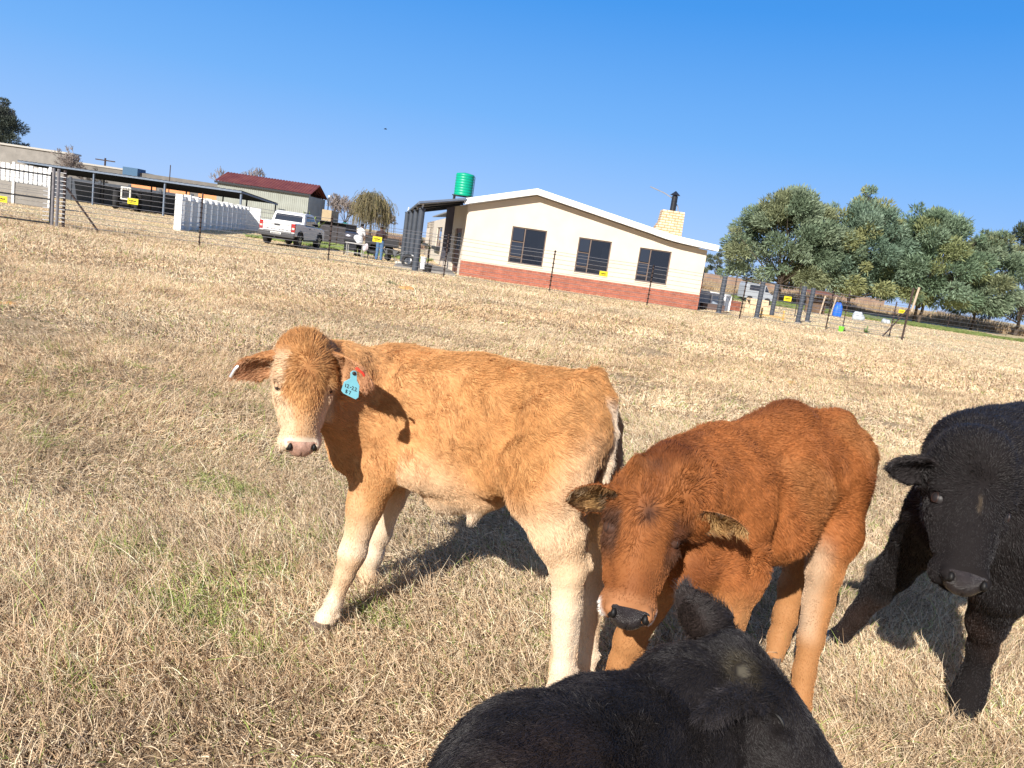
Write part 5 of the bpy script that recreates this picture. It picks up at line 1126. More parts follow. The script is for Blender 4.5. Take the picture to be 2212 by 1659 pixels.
def pickup(x, y, rz):
    T = empty('pickup_truck', (x, y, 0), rz, 'silver-white double-cab pickup parked with its tailgate towards the camera', 'pickup'); PW = mat('pickup_silver', (.70, .70, .71), .28, metal=.12, spec=.6); PG = mat('pickup_grey', (.30, .30, .31), .28, spec=.6)
    BL = mat('black_plastic', (.02, .02, .023), .5)
    # lower body: side outline in (y, z) swept across x
    def side(m, pts, x0, x1): m.prism([(x0, a, b_) for a, b_ in pts], (x1-x0, 0, 0))
    m = MB(); side(m, [(.12, .62), (.12, 1.22), (1.75, 1.24), (1.75, 1.16), (3.75, 1.14), (4.75, 1.10), (5.22, .98), (5.30, .62), (5.15, .42), (4.85, .42), (4.72, .78), (4.35, .86), (3.98, .78), (3.84, .42), (1.55, .40), (1.42, .78), (1.05, .86), (.68, .78), (.54, .55)], -.92, .92); b1 = m.build('body', PW, T, bevel=.035)
    m = MB()
    for s in (-1, 1):
        x0 = s*.921; m.prism([(x0, 1.5, .46), (x0, 3.86, .46), (x0, 3.86, 1.08), (x0, 1.5, 1.16)], (s*.006, 0, 0)); 
        m.prism([(x0, .13, .80), (x0, .66, .80), (x0, 1.03, .92), (x0, 1.44, .80), (x0, 1.5, 1.15), (x0, .13, 1.19)], (s*.005, 0, 0))
    # cab
    cab = [(1.62, 1.22), (1.86, 1.72), (2.05, 1.80), (3.10, 1.79), (3.35, 1.74), (4.02, 1.14)]
    mm = MB(); n_ = len(cab)
    vs = []
    for s, ins in ((-1, 0), (1, 0)):
        for a, b_ in cab: k = .10*(b_-1.14)/.66; vs.append((s*(.90-k), a, b_))
    fs = [tuple(range(n_))[::-1], tuple(range(n_, 2*n_))]+[(i, (i+1) % n_, n_+(i+1) % n_, n_+i) for i in range(n_)]
    fs = [f[::-1] for f in fs]; mm.add(vs, fs); mm.build('cab', PG if False else PW, T, bevel=.03)
    # windows
    m = MB(); m.prism([(-.74, 1.655, 1.30), (.74, 1.655, 1.30), (.70, 1.815, 1.64), (-.70, 1.815, 1.64)], (0, -.006, .003)); m.build('rear_window', GLASS, T)
    for s in (-1, 1):
        for pts in ([(1.95, 1.26), (2.62, 1.24), (2.62, 1.68), (2.10, 1.69)], [(2.70, 1.24), (3.62, 1.22), (3.28, 1.66), (2.70, 1.68)]):
            P_ = [(s*(.905-.10*(b_-1.14)/.66), a, b_) for a, b_ in pts]; m = MB(); m.prism(P_, (s*.006, 0, 0)); m.build('side_window', GLASS, T)
        m = MB(); m.box((s*.95-.08, 3.45, 1.18), (s*.95+.10, 3.56, 1.36)); m.build('mirror', BL, T, bevel=.02)
        m = MB(); m.box((s*.70 if s > 0 else -.918, .085, .86), (.918 if s > 0 else -.70, .16, 1.20)); 
        tl_ = MB(); tl_.box((s*.83-.09, .088, .78), (s*.83+.095, .20, 1.20)); t1 = tl_.build('taillight', mat('tail_red', (.45, .015, .012), .2, spec=.7), T, bevel=.015)
        MB().box((s*.83-.06, .080, .90), (s*.83+.07, .089, 1.0)).build('lamp_lens', mat('tail_clear', (.6, .55, .5), .2), t1)
        m = MB(); m.box((s*.955-.03, 1.55, .36), (s*.955+.03, 3.85, .42)); m.build('side_step', BL, T)
        m = MB(); m.tube([(s*.70, 2.0, 1.85), (s*.70, 3.0, 1.85)], .025, 6); m.build('roof_rail', BL, T)
        for yc in (1.05, 4.35):
            m = MB(); pts = [(s*.925, yc+.46*math.cos(a), .40+.46*math.sin(a)) for a in np.linspace(0, math.pi, 13)]; m.tube(pts, .04, 6); m.build('wheel_arch', BL, T)
            wheel(T, s*.80, yc, side=s)
        MB().box((s*.925-.004, 2.4, 1.0), (s*.925+.03, 2.6, 1.03)).build('door_handle', BL, T)
    # tail
    m = MB(); m.box((-.73, .07, .74), (.73, .119, 1.215)); tg_ = m.build('tailgate', PW, T, bevel=.015)
    MB().box((-.14, .055, 1.02), (.14, .069, 1.11)).build('handle', BL, tg_)
    l = MB(); 
    for i, chh in enumerate('RANGER'):
        x0 = -.50+i*.20
        S_ = {'R': [[(0, 0), (0, 1), (.7, 1), (.7, .5), (0, .5)], [(.3, .5), (.75, 0)]], 'A': [[(0, 0), (.4, 1), (.8, 0)], [(.15, .4), (.65, .4)]], 'N': [[(0, 0), (0, 1), (.7, 0), (.7, 1)]], 'G': [[(.75, .9), (.1, .9), (.1, .1), (.7, .1), (.7, .5), (.4, .5)]], 'E': [[(.7, 1), (0, 1), (0, 0), (.7, 0)], [(0, .5), (.6, .5)]]}[chh]
        for st_ in S_: l.tube([(x0+u_*.085, .066, .80+v_*.055) for u_, v_ in st_], .007, 4)
    l.build('lettering', mat('letter_grey', (.25, .25, .27), .4), tg_)
    m = MB(); m.box((-.95, -.04, .46), (.95, .10, .72)); bp = m.build('rear_bumper', mat('bumper_grey', (.06, .06, .065), .4), T, bevel=.03)
    MB().box((-.27, -.052, .58), (.27, -.041, .70)).build('number_plate', mat('plate_white', (.75, .75, .72), .4), bp)
    l = MB(); 
    for k in range(8): l.box((-.22+k*.057, -.0555, .605), (-.22+k*.057+.032, -.053, .675))
    l.build('plate_text', INKB, bp)
    MB().tube([(0, -.16, .45), (0, .1, .45)], .035, 8).build('tow_bar', BL, bp); MB().box((-.75, .1, .34), (.75, .6, .5)).build('underbody', BL, T)
pickup(-12.98, 39.5, -.03)
# ---------------------------------------------------------------- old tractor
def tractor(x, y, rz):
    T = empty('old_tractor', (x, y, 0), rz, 'old tractor with a white front grille and large rear wheels under the carport', 'tractor'); WH = mat('tractor_white', (.72, .70, .64), .5, var=.08, scale=4); BL = mat('engine_black', (.03, .03, .033), .6, var=.2, scale=5)
    m = MB(); m.box((-.42, -.1, .95), (-.28, .05, 1.95)).box((.28, -.1, .95), (.42, .05, 1.95)).box((-.42, -.1, 1.80), (.42, .05, 2.08)).box((-.42, -.1, .92), (.42, .05, 1.06)); m.build('grille_surround', WH, T, bevel=.05)
    m = MB(); m.box((-.34, .0, 1.0), (.34, 1.7, 1.85)); m.build('bonnet', BL, T, bevel=.08)
    for a in (-.2, 0, .2): MB().lathe([(.005, -.13), (.055, -.13), (.055, -.10)], (a, 0, 1.92), 12, 'y').build('headlight', BL, T)
    MB().box((-.25, .1, .5), (.25, 2.4, 1.0)).build('chassis', BL, T); MB().tube([(-.95, .35, .5), (.95, .35, .5)], .07, 8).build('front_axle', BL, T)
    for s in (-1, 1):
        for yc, xc, r, w_ in ((.35, .85, .42, .26), (2.6, .95, .88, .48)):
            m = MB(); m.lathe([(r*.5, -w_/2), (r*.92, -w_/2), (r, -w_*.3), (r, w_*.3), (r*.92, w_/2), (r*.5, w_/2)], (s*xc, yc, r), 28, 'x'); wh = m.build('wheel', TYRE, T)
            m = MB(); m.lathe([(.05, -w_*.3), (r*.5, -w_*.36), (r*.5, w_*.36), (.05, w_*.3)], (s*xc, yc, r), 20, 'x'); m.build('rim', WH, wh)
        MB().box((s*.95-.24, 1.9, 1.80), (s*.95+.24, 3.1, 1.86)).build('mudguard', BL, T, bevel=.02)
    MB().box((-.3, 2.3, 1.1), (.3, 2.8, 1.2)).box((-.3, 2.75, 1.2), (.3, 2.82, 1.6)).build('seat', BL, T)
    MB().tube([(0, 1.75, 1.4), (0, 2.05, 1.75)], .03, 6).build('steering_column', BL, T)
tractor(-36.9, 70.3, .42)
# ---------------------------------------------------------------- people, dog, table, grill, wheelbarrow
SKIN = mat('skin_dark', (.15, .07, .045), .6); 
def person(x, y, rz, label, top, low, short=True, bend=0., s=1.0, arms='down'):
    T = empty('person', (x, y, 0), rz, label, 'person'); lean = np.array([0, -bend, -bend*.25]); sh = np.array([0, 0, 1.38])+lean; nk = sh+np.array([0, -bend*.2, .10]); hd = nk+np.array([0, -bend*.35, .16]); A = lambda *p: np.array(p)*s
    b = Body(); b.ell(A(*hd), A(.078, .095, .115), .02); b.ell(A(hd[0], hd[1]-.075, hd[2]-.03), A(.018, .022, .022), .01); b.cone(A(*nk-(0, 0, .04)), A(*hd-(0, 0, .06)), .055, .055, .02)
    for q in (-1, 1): b.ell(A(hd[0]+q*.078, hd[1]+.005, hd[2]-.01), A(.012, .02, .03), .008)
    b.cone(A(0, 0, .98), A(*sh), .13, .14, .04, (0, 1, 0), 1.3)
    el = {}
    for q in (-1, 1):
        s0 = sh+np.array([q*.18, 0, 0])
        if arms == 'down': e0 = s0+np.array([q*.05, .02, -.29]); h0 = e0+np.array([q*.0, -.10, -.24])
        else: e0 = s0+np.array([q*.06, -.08, -.27]); h0 = e0+np.array([-q*.06, -.24, -.02])
        b.chain([A(*s0), A(*e0), A(*h0)], [.055, .042, .030], .02); el[q] = (s0, e0, h0); dn = nrm(h0-e0)
        b.ell(A(*(h0+dn*.05)), A(.035, .030, .045), .015)
        for k in range(4): f0 = h0+dn*.08+np.array([0, (k-1.5)*.018, 0]); b.cone(A(*f0), A(*(f0+dn*(.06+.01*(k in (1, 2))))), .010, .008, .006)
        b.cone(A(*(h0+dn*.03)), A(*(h0+dn*.07+np.array([0, -.04, 0]))), .012, .009, .008)
        b.chain([A(q*.09, 0, .93), A(q*.11, -.01, .50), A(q*.12, .02, .09)], [.095, .062, .042], .03)
    v, f = b.mesh(.014); np_mesh('body', v, f, SKIN, T)
    c = Body(); c.cone(A(0, 0, .92), A(*sh), .155, .165, .04, (0, 1, 0), 1.3); c.cone(A(*(sh+(-.17, 0, .01))), A(*(sh+(.17, 0, .01))), .075, .075, .05)
    for q in (-1, 1): s0, e0, h0 = el[q]; c.cone(A(*s0), A(*(s0+(e0-s0)*(.75 if short else 1.0))), .076, .062, .02); 
    if not short:
        for q in (-1, 1): s0, e0, h0 = el[q]; c.cone(A(*e0), A(*(e0+(h0-e0)*.9)), .056, .045, .02)
    v, f = c.mesh(.016); v = v+.006*wave3(v, 14); np_mesh('shirt', v, f, top, T)
    c = Body(); c.cone(A(-.06, 0, .93), A(.06, 0, .93), .125, .125, .05)
    for q in (-1, 1): c.chain([A(q*.09, 0, .90), A(q*.11, -.01, .50), A(q*.12, .02, .08)], [.118, .088, .072], .03)
    v, f = c.mesh(.016); v = v+.006*wave3(v, 12); np_mesh('trousers', v, f, low, T)
    for q in (-1, 1): k = Body(); k.cone(A(q*.12, .03, .05), A(q*.13, -.14, .035), .05, .038, .02); v, f = k.mesh(.014); v[:, 2] = np.maximum(v[:, 2], 0); np_mesh('shoe', v, f, mat('shoe_dark', (.04, .03, .03), .6), T)
    hb = Body(); hb.ell(A(hd[0], hd[1]+.012, hd[2]+.028), A(.085, .10, .100), .01); v, f = hb.mesh(.014); np_mesh('hair', v, f, mat('hair_black', (.012, .010, .009), .8), T)
    return T
JEANS = mat('blue_jeans', (.055, .12, .25), .85, col2=(.10, .19, .34), scale=9); person(-7.72, 39.9, math.pi, 'person in a dark brown shirt and blue jeans standing with their back to the camera', mat('brown_shirt', (.045, .025, .028), .85, var=.2, scale=7), JEANS, arms='front')
person(-9.15, 41.3, 2.7, 'person in dark clothes bending over the grill behind the table', mat('pale_shirt', (.62, .62, .63), .8, var=.1, scale=6), mat('black_trousers', (.02, .02, .025), .85), bend=.12, arms='front')
tb = empty('folding_table', (-8.95, 39.9, 0), .05, 'small grey folding table with a white sack on it', 'table'); MB().box((-.50, -.30, .66), (.45, .30, .70)).build('tabletop', mat('table_grey', (.45, .44, .43), .6), tb)
for a in (-.42, .37):
    for c in (-.24, .24): MB().tube([(a, c, 0), (a, c, .66)], .02, 6).build('leg', mat('leg_grey', (.5, .5, .5), .4, metal=.4), tb)
MB().tube([(-.42, -.24, .22), (.37, -.24, .22)], .015, 6).build('stretcher', mat('leg_grey', (.5, .5, .5), .4, metal=.4), tb)
def sack(x, y, z, r, m_, name, label, cat, seed):
    b = Body(); rr = random.Random(seed)
    for i in range(6): b.ell((rr.uniform(-.4, .4)*r[0], rr.uniform(-.4, .4)*r[1], r[2]*rr.uniform(.35, .75)), (r[0]*.62, r[1]*.62, r[2]*.42), .04)
    v, f = b.mesh(.018); v = v+.012*wave3(v, 16); v[:, 2] = np.maximum(v[:, 2], .0); o = np_mesh(name, v, f, m_); o.location = (x, y, z); return tag(o, label, cat)
sack(-8.88, 39.9, .705, (.25, .17, .40), mat('white_sack', (.72, .73, .75), .6, var=.06, scale=5), 'plastic_sack', 'white plastic sack standing on the folding table', 'sack', 2)
sack(-8.42, 39.75, .32, (.13, .12, .40), mat('white_bag', (.70, .62, .66), .5, var=.15, scale=8), 'carrier_bag', 'pinkish white carrier bag hanging at the end of the table', 'bag', 4)
gr = empty('barbecue_grill', (-9.45, 40.9, 0), .1, 'black barbecue grill with a rounded lid behind the table', 'grill'); MB().box((-.35, -.25, .72), (.35, .25, .88)).build('firebox', BLACKM, gr, bevel=.02)
m = MB(); m.lathe([(.02, -.35), (.24, -.34), (.27, -.30), (.27, .30), (.24, .34), (.02, .35)], (0, 0, .94), 20, 'x'); m.build('lid', mat('lid_steel', (.10, .10, .12), .25, metal=.6), gr)
for a in (-.3, .3): 
    for c in (-.2, .2): MB().tube([(a, c, 0), (a, c, .72)], .02, 6).build('leg', BLACKM, gr)
MB().box((-.32, -.2, .25), (.32, .2, .55)).build('cabinet', BLACKM, gr)
dg = Body(); dg.cone((-.16, 0, .34), (.20, 0, .33), .085, .075, .03); dg.cone((-.18, 0, .38), (-.27, 0, .47), .06, .05, .03); dg.ell((-.30, 0, .50), (.065, .052, .055), .02); dg.cone((-.34, 0, .485), (-.42, 0, .465), .032, .022, .02)
for q in (-1, 1):
    dg.cone((-.275, q*.035, .53), (-.27, q*.045, .60), .02, .006, .01)
    dg.chain([(-.16, q*.05, .30), (-.15, q*.05, .16), (-.16, q*.05, .03)], [.042, .024, .020], .02); dg.cone((-.165, q*.05, .02), (-.195, q*.05, .018), .022, .018, .01)
    dg.chain([(.19, q*.05, .31), (.15, q*.055, .20), (.23, q*.055, .12), (.21, q*.055, .03)], [.06, .035, .02, .019], .02); dg.cone((.21, q*.055, .02), (.18, q*.055, .018), .022, .018, .01)
dg.chain([(.26, 0, .37), (.34, 0, .42), (.40, 0, .38)], [.022, .016, .008], .02); v, f = dg.mesh(.010)
DG = empty('dog', (-8.15, 40.0, 0), .15, 'small black dog standing beside the legs of the person in jeans', 'dog'); np_mesh('body', v, f, mat('dog_black', (.02, .02, .024), .6, var=.3, scale=20), DG)
for q in (-1, 1): MB().sphere((-.352, q*.028, .515), .008, 8, 6).build('eye', EYE, DG)
wb = empty('wheelbarrow', (-7.25, 41.0, 0), -.15, 'grey wheelbarrow on the grass right of the person in jeans', 'wheelbarrow')
wbM = mat('barrow_grey', (.16, .17, .19), .5, var=.2, scale=5); vs = [(-.45, -.28, .62), (.40, -.28, .56), (.40, .28, .56), (-.45, .28, .62), (-.25, -.16, .32), (.18, -.16, .30), (.18, .16, .30), (-.25, .16, .32)]
MB().add(vs, [(4, 5, 6, 7)[::-1], (0, 1, 5, 4)[::-1], (1, 2, 6, 5)[::-1], (2, 3, 7, 6)[::-1], (3, 0, 4, 7)[::-1]]).build('tray', wbM, wb).modifiers.new('s', 'SOLIDIFY').thickness = .012
for q in (-1, 1): MB().tube([(-.15, q*.06, .2), (.2, q*.2, .30), (.78, q*.27, .62)], .016, 6).build('handle', wbM, wb); MB().tube([(.2, q*.2, .3), (.28, q*.22, 0), (.12, q*.18, .28)], .014, 6).build('leg', wbM, wb)
m = MB(); m.lathe([(.10, -.045), (.17, -.045), (.20, 0), (.17, .045), (.10, .045)], (-.22, 0, .20), 20, 'y'); m.build('wheel', TYRE, wb)
lp = empty('pole_lamp', (-15.9, 60, 0), 0, 'thin black pole with a round lamp behind the pickup', 'lamp'); MB().tube([(0, 0, 0), (0, 0, 3.4)], .045, 7).build('pole', BLACKM, lp); MB().sphere((0, 0, 3.47), .10, 12, 8).build('globe', WHITEP, lp)
ut = empty('utility_pole', (-14.2, 130, 0), 0, 'thin distant pole standing right of the willow', 'pole'); MB().tube([(0, 0, 0), (.1, 0, 7.0)], .12, 6).build('shaft', POSTB, ut)
ut = empty('utility_pole', (-42.3, 90, 0), 0, 'thin mast rising behind the carport roof', 'pole'); MB().tube([(0, 0, 0), (0, 0, 5.4)], .05, 6).build('shaft', POSTB, ut)
ut = empty('utility_pole', (-62, 112, 0), 0, 'wooden power pole with a crossarm behind the low grey building', 'pole'); MB().tube([(0, 0, 0), (0, 0, 6.0)], .12, 6).build('shaft', POSTB, ut); MB().box((-1.4, -.06, 5.6), (1.4, .06, 5.75)).build('crossarm', POSTB, ut)
# ---------------------------------------------------------------- trees
LEAFM = attr_mat('tree_leaf', rough=.6, spec=.2, trans=.25)
def leaf_quads(C, D, L, Wd, S=None):
    """one slim quad per leaf spray at C along D"""
    n = len(C); D = nrm(D); S = nrm(np.cross(D, RNG.normal(size=(n, 3)))); a = C-S*Wd[:, None]*.35; b = C+S*Wd[:, None]*.35; m = C+D*L[:, None]*.5; e = C+D*L[:, None]
    V = np.stack([a, b, m+S*Wd[:, None]*.5, e+S*Wd[:, None]*.08, e-S*Wd[:, None]*.08, m-S*Wd[:, None]*.5], 1).reshape(-1, 3); i = np.arange(n)[:, None]*6
    return V, np.concatenate([i+np.array([[0, 1, 2, 5]]), i+np.array([[5, 2, 3, 4]])])
def tree(x, y, R, H, zc, n, label, cols, seed, lobes=46, name='wattle_tree', trunks=1, L=.42, Wd=.10, droop=.1, base=1.8, cat='tree', group=None, rz=None, up=.25):
    rr = np.random.default_rng(seed); T = empty(name, (x, y, 0), 0, label, cat, group); rz = rz or (H-base)/2; cz = base+rz
    # lobes spread over an uneven shell
    P = []; RR_ = []; n = int(n*1.25)
    for i in range(lobes):
        u = rr.random()**1.05; wp = float(np.interp(u, [0, .2, .55, .8, 1], [.82, 1, .88, .62, .22])); a = rr.uniform(0, 6.28); k = wp*(rr.uniform(.72, .98) if i > lobes*.3 else rr.uniform(.1, .6))
        sm_ = i % 4 == 0; r_ = rr.uniform(.17, .29)*min(R[0], rz)*(1.05 if not sm_ else .5); k *= 1.12 if sm_ else 1; u = min(1.12, u*(1.12 if sm_ else 1)); P.append(np.array([R[0]*k*math.cos(a), R[1]*k*math.sin(a), base+r_*.5+u*(H-base-r_*1.2)])); RR_.append(r_)
    P = np.array(P); RR_ = np.array(RR_); tb = MB(); th = base+rz*.5
    for k in range(trunks):
        o = np.array([(k-(trunks-1)/2)*.5, 0, 0]); tb.tube([o+(0, 0, -.1), o*1.3+(.1, 0, base*.6), o*1.8+(.0, .1, th)], [.017*H, .013*H, .009*H], 8)
    for i in range(0, lobes, 2):
        s = np.array([0, 0, base*.7+rz*.35*rr.random()]); mid = (s+P[i])/2+rr.normal(size=3)*.25; tb.tube([s, mid, P[i]], [.007*H, .0045*H, .002*H], 5, False)
    tb.build('trunk', BARK, T)
    w_ = RR_**2; li = rr.choice(lobes, n, p=w_/w_.sum()); d = rr.normal(size=(n, 3)); d /= np.linalg.norm(d, axis=1)[:, None]; k = rr.random(n)**.33
    fil = rr.random(n) < .12; C = P[li]+d*(RR_[li]*k)[:, None]*np.array([1.15, 1.15, .85]); C += .12*wave3(C, 1.5)
    out = nrm(C-np.array([0, 0, cz*.8])); D = nrm(out*.6+d*.6+rr.normal(0, .45, (n, 3))+np.array([0, 0, up-droop])); LL = L*.82*rr.uniform(.45, 1.4, n); LL[fil] *= 1.6
    V, Q = leaf_quads(C, D, LL, Wd*rr.uniform(.6, 1.4, n))
    ci = rr.random(lobes); c0, c1, c2 = [np.array(c) for c in cols]; t = ci[li]; c = np.where((t < .45)[:, None], c0, np.where((t < .75)[:, None], c1, c2))*rr.uniform(.85, 1.5, (n, 1))
    np_mesh('crown', V, Q, LEAFM, T, np.repeat(c, 6, 0), smooth=False); return T
WG = [(.152, .203, .131), (.210, .261, .174), (.200, .222, .125)]
G_ = 'tall wattle trees on the right'
tree(27.3, 85, (7.0, 4.8), 12.3, 0, 42000, 'large grey-green wattle tree nearest the farmhouse, widest of the row', WG, 1, 84, group=G_, base=1.9)
tree(35.3, 86, (5.4, 4.4), 12.6, 0, 34000, 'second wattle tree of the row, bluish green with pointed tops', [(.145, .210, .152), (.203, .275, .203), (.246, .261, .123)], 2, 70, group=G_, base=2.0)
tree(43.4, 86.5, (6.6, 4.6), 12.2, 0, 40000, 'third wattle tree of the row, with two trunks showing below a broad green crown', [(.140, .200, .125), (.180, .245, .165), (.220, .250, .120)], 3, 84, group=G_, base=2.2, trunks=2)
tree(51.0, 89, (4.8, 4.2), 10.6, 0, 26000, 'fourth, lower wattle tree at the right end of the row', WG, 4, 60, group=G_, base=2.0)
tree(60.5, 96, (4.5, 4), 14.5, 0, 13000, 'dark tree cut off by the right edge behind the wattle row', [(.05, .06, .04), (.07, .075, .05), (.06, .08, .05)], 5, 40, name='gum_tree', base=2.0)
tree(-85.0, 122, (5.2, 4.5), 12.0, 0, 24000, 'dark rounded tree at the far left edge behind the grey building', [(.07, .085, .07), (.09, .105, .08), (.08, .085, .08)], 26, 70, name='pepper_tree', base=2.5)
tree(35.6, 150, (3.4, 3), 6.6, 0, 2600, 'small thin tree far away beside the farmhouse corner', [(.11, .13, .08), (.14, .15, .09), (.1, .12, .08)], 7, 18, name='young_tree', base=2.4)
tree(-14, 170, (4.4, 4), 3.4, 0, 2500, 'low dark bush on the horizon behind the veranda columns', [(.06, .08, .05), (.07, .085, .05), (.06, .07, .05)], 8, 18, name='far_bush', base=.2, cat='bush')
def willow(x, y, H):
    rr = np.random.default_rng(5); T = empty('willow_tree', (x, y, 0), 0, 'weeping willow with yellow-brown hanging branches behind the people', 'tree'); tb = MB(); tips = []
    tb.tube([(0, 0, 0), (.1, 0, H*.3), (0, 0, H*.5)], [.16, .12, .09], 8)
    for i in range(26):
        a = rr.uniform(0, 6.28); r = rr.uniform(.3, 1.35); p = np.array([r*math.cos(a), r*math.sin(a), H*(.97-.10*r*r)]); m_ = p*.5+np.array([0, 0, H*.36]); tb.tube([(0, 0, H*.42), m_, p], [.05, .03, .012], 5, False); tips.append(p)
    tb.build('trunk', BARK, T); tips = np.array(tips); n = 900; s = tips[rr.integers(0, 26, n)]+rr.normal(0, .36, (n, 3))*np.array([1, 1, .6]); L = rr.uniform(.5, 3.1, n)*rr.choice([.5, 1, 1], n); out = nrm(s*np.array([1, 1, 0])); pts = []
    for k in range(6): t = k/5; pts.append(s+out*(.42*math.sin(t*1.6))+np.array([0, 0, 1.])*(-(L*t**1.25))[:, None]+.04*wave3(s+k, 5))
    Pp = np.stack(pts, 1); Pp[:, :, 2] = np.maximum(Pp[:, :, 2], .25); c = np.where((rr.random(n) < .5)[:, None], (.22, .18, .10), (.13, .115, .075))*rr.uniform(.6, 1.5, (n, 1))
    np_curves('crown', Pp, np.full((n, 6), .013), c, attr_mat('willow_twig', .7, .2), T)
    C = Pp.reshape(-1, 3)[rr.integers(0, n*6, 4200)]+rr.normal(0, .03, (4200, 3)); V, Q = leaf_quads(C, np.tile((0, 0, -1.), (4200, 1))+rr.normal(0, .35, (4200, 3)), rr.uniform(.08, .2, 4200), rr.uniform(.02, .05, 4200))
    np_mesh('leaves', V, Q, LEAFM, T, np.repeat(np.where((rr.random(4200) < .5)[:, None], (.20, .18, .06), (.13, .14, .06)), 6, 0), smooth=False)
willow(-15.7, 75, 4.9)
def bare(x, y, H, label, seed, spread=.5, group='bare winter trees', depth=6):
    rr = random.Random(seed); T = empty('bare_tree', (x, y, 0), 0, label, 'tree', group); tb = MB(); tw = []; 
    def br(p, d, L, r, k):
        pts = [p]; q = p
        for i in range(3): d = nrm(d+np.array([rr.gauss(0, .13), rr.gauss(0, .13), rr.gauss(.04, .08)])); q = q+d*L/3; pts.append(q)
        if k < 3: tb.tube(pts, [r, r*.9, r*.8, r*.65], 6, False)
        else: tw.append((pts, r))
        if k >= depth: return
        for j in range(3 if k else 4):
            a = rr.uniform(0, 6.28); s = spread*rr.uniform(.6, 1.4); e = nrm(np.cross(d, np.array([math.cos(a), math.sin(a), .3]))); br(pts[rr.choice((2, 3, 3))], nrm(d+e*s+np.array([0, 0, .12])), L*rr.uniform(.62, .82), r*.58, k+1)
    br(np.array([0, 0, 0.]), np.array([0, 0, 1.]), H*.26, H*.020, 0); tb.build('trunk', BARK, T)
    P_ = np.array([t[0] for t in tw]); R_ = np.array([[t[1]]*4 for t in tw])*np.array([1, .9, .7, .5]); R_ = np.maximum(R_, .020); np_curves('twigs', P_, R_, np.tile((.26, .22, .20), (len(P_), 1))*RNG.uniform(.7, 1.3, (len(P_), 1)), attr_mat('twig', .8, .2), T)
bare(-25.8, 97, 6.6, 'bare tree right of the barn, closest to its gable', 3); bare(-23.2, 95, 6.3, 'bare tree midway between the barn and the willow', 4); bare(-21.0, 96, 5.6, 'bare tree just left of the willow', 8); bare(-17.0, 88, 4.6, 'small bare tree behind the right side of the willow', 9)
bare(-54.5, 91, 6.6, 'leafless spreading tree behind the carport roof', 5, .7); bare(-38.6, 99, 7.6, 'bare tree behind the left end of the barn roof', 6, .4); bare(-36.4, 101, 8.2, 'bare tree rising above the ridge of the barn', 7, .4)
def banana(x, y):
    T = empty('banana_plant', (x, y, 0), 0, 'broad-leaved green plant beside the dark shack', 'plant'); rr = random.Random(3); V = []; Fc = []
    for i in range(11):
        a = rr.uniform(0, 6.28); el = rr.uniform(.8, 1.4); p = np.array([rr.uniform(-.3, .3), rr.uniform(-.2, .2), .3]); d = np.array([math.cos(a)*math.cos(el), math.sin(a)*math.cos(el), math.sin(el)]); sd = np.array([-math.sin(a), math.cos(a), 0])
        for k in range(7): w_ = .16*math.sin(math.pi*min(1, .08+k/6.3)); V += [p-sd*w_, p+sd*w_]; p = p+d*.32; d = nrm(d+np.array([0, 0, -.13]))
        b0 = i*14; Fc += [(b0+2*k, b0+2*k+1, b0+2*k+3, b0+2*k+2) for k in range(6)]
    np_mesh('leaves', V, Fc, mat('banana_leaf', (.16, .24, .05), .5, col2=(.32, .34, .12), scale=2), T)
banana(-14.3, 50)
# tall dry grass and scrub along the field edges
def brush(x0, x1, y0, y1, h, n, cols, label, name='tall_dry_grass'):
    x = RNG.uniform(x0, x1, n); y = RNG.uniform(y0, y1, n); p = np.stack([x, y, 0*x], 1); hh = h*np.clip(.75+.35*wave(p, .35, 1)+.15*wave(p, 1.2, 2), .25, 1.5)*RNG.uniform(.6, 1.15, n); d = np.stack([RNG.normal(0, .18, n), RNG.normal(0, .18, n), np.ones(n)], 1); P_ = np.stack([p+d*(hh*k/3)[:, None]+np.stack([.05*k*k*RNG.normal(0, .4, n), 0*x, 0*x], 1) for k in range(4)], 1)
    c = np.array(cols)[RNG.integers(0, len(cols), n)]*RNG.uniform(.75, 1.25, (n, 1)); o = np_curves(name, P_, np.full((n, 1), .03)*np.array([1, 1, .8, .3]), c, attr_mat('brush', .8, .1, trans=.2)); tag(o, label, 'grass', kind='stuff')
BR = [(.42, .31, .19), (.34, .23, .14), (.50, .40, .26)]
brush(20, 92, 98, 128, 1.25, 26000, BR, 'tall dry brown grass behind the row of wattle trees'); brush(-34, -2, 92, 125, 1.15, 14000, [(.30, .20, .15), (.36, .25, .18), (.25, .17, .13)], 'brown scrub on the horizon behind the people', 'dry_scrub')
brush(17, 45, 66, 76, .28, 7000, [(.16, .22, .07), (.22, .25, .09)], 'green grass strip below the wattle trees', 'green_grass'); brush(-17, -6.5, 46, 57, .16, 7000, [(.20, .27, .08), (.26, .30, .11)], 'green lawn strip behind the people', 'green_lawn')
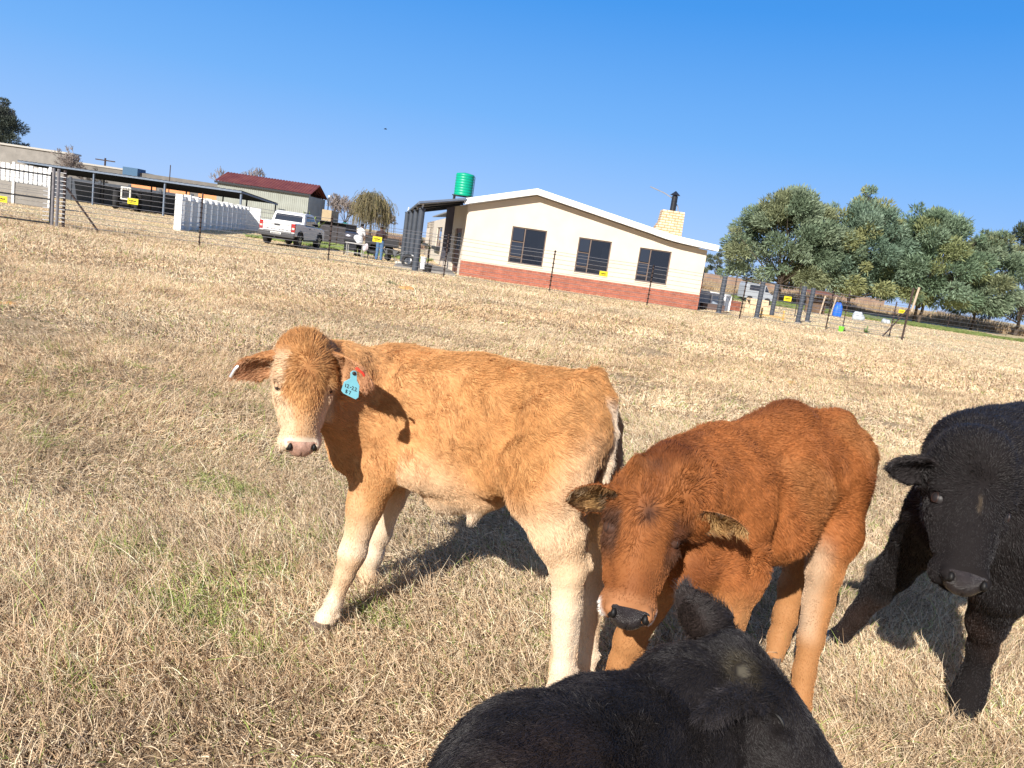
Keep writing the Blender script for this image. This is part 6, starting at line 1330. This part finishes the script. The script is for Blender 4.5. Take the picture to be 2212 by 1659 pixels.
# small things on the pasture
for x, y, r, lb in ((-16.6*.0-6.05, 9.0, .14, 'small orange earth mound at the left edge of the pasture'), (-3.3, 21.5, .28, 'low orange earth mound in the pasture below the people'), (4.55, 12.6, .12, 'tiny orange earth mound in the grass right of the tan calf')):
    b_ = Body(); b_.ell((0, 0, .0), (r, r*.8, r*.30), .03); b_.ell((r*.3, .02, .01), (r*.5, r*.5, r*.33), .03); v, f = b_.mesh(.025); v = v+.012*wave3(v, 22); o = np_mesh('earth_mound', v, f, mat('orange_earth', (.55, .30, .11), .95, var=.25, scale=25)); o.location = (x, y, 0); tag(o, lb, 'mound', 'orange earth mounds')
def weed(x, y, label, s=1.0):
    n = 160; a = RNG.uniform(0, 6.28, n); el = RNG.uniform(.3, 1.4, n); d = np.stack([np.cos(a)*np.cos(el), np.sin(a)*np.cos(el), np.sin(el)], 1); L = RNG.uniform(.12, .32, n)*s; P_ = np.stack([d*(L*k/3)[:, None]+np.array((0, 0, -.02*k*k*s)) for k in range(4)], 1); P_[:, :, 2] = np.maximum(P_[:, :, 2], .005)
    o = np_curves('weed', P_, np.full((n, 1), .007)*np.array([1, 1, .8, .3]), np.array((.18, .19, .10))*RNG.uniform(.7, 1.4, (n, 1)), attr_mat('weed_leaf', .7, .2)); o.location = (x, y, 0); tag(o, label, 'weed', 'weeds in the pasture')
weed(-3.95, 22.6, 'grey-green weed in the pasture below the veranda columns'); weed(-11.5, 25.3, 'grey-green weed near the fence post left of the pickup', .6)
def bird(x, y, px, py, label):
    p = Wp(px, py, y); T = empty('bird', tuple(p), .5, label, 'bird'); b_ = Body(); b_.cone((-.12, 0, 0), (.12, 0, .02), .03, .05, .03); b_.ell((.17, 0, .04), (.04, .035, .035), .02); v, f = b_.mesh(.02); np_mesh('body', v, f, BLACKM, T)
    for q in (-1, 1): MB().prism([(-.06, q*.03, .02), (.09, q*.03, .02), (.04, q*.26, .09), (-.04, q*.28, .08)], (0, 0, .012)).build('wing', BLACKM, T)
bird(0, 90, 832, 279, 'small dark bird flying in the sky left of the green tank')
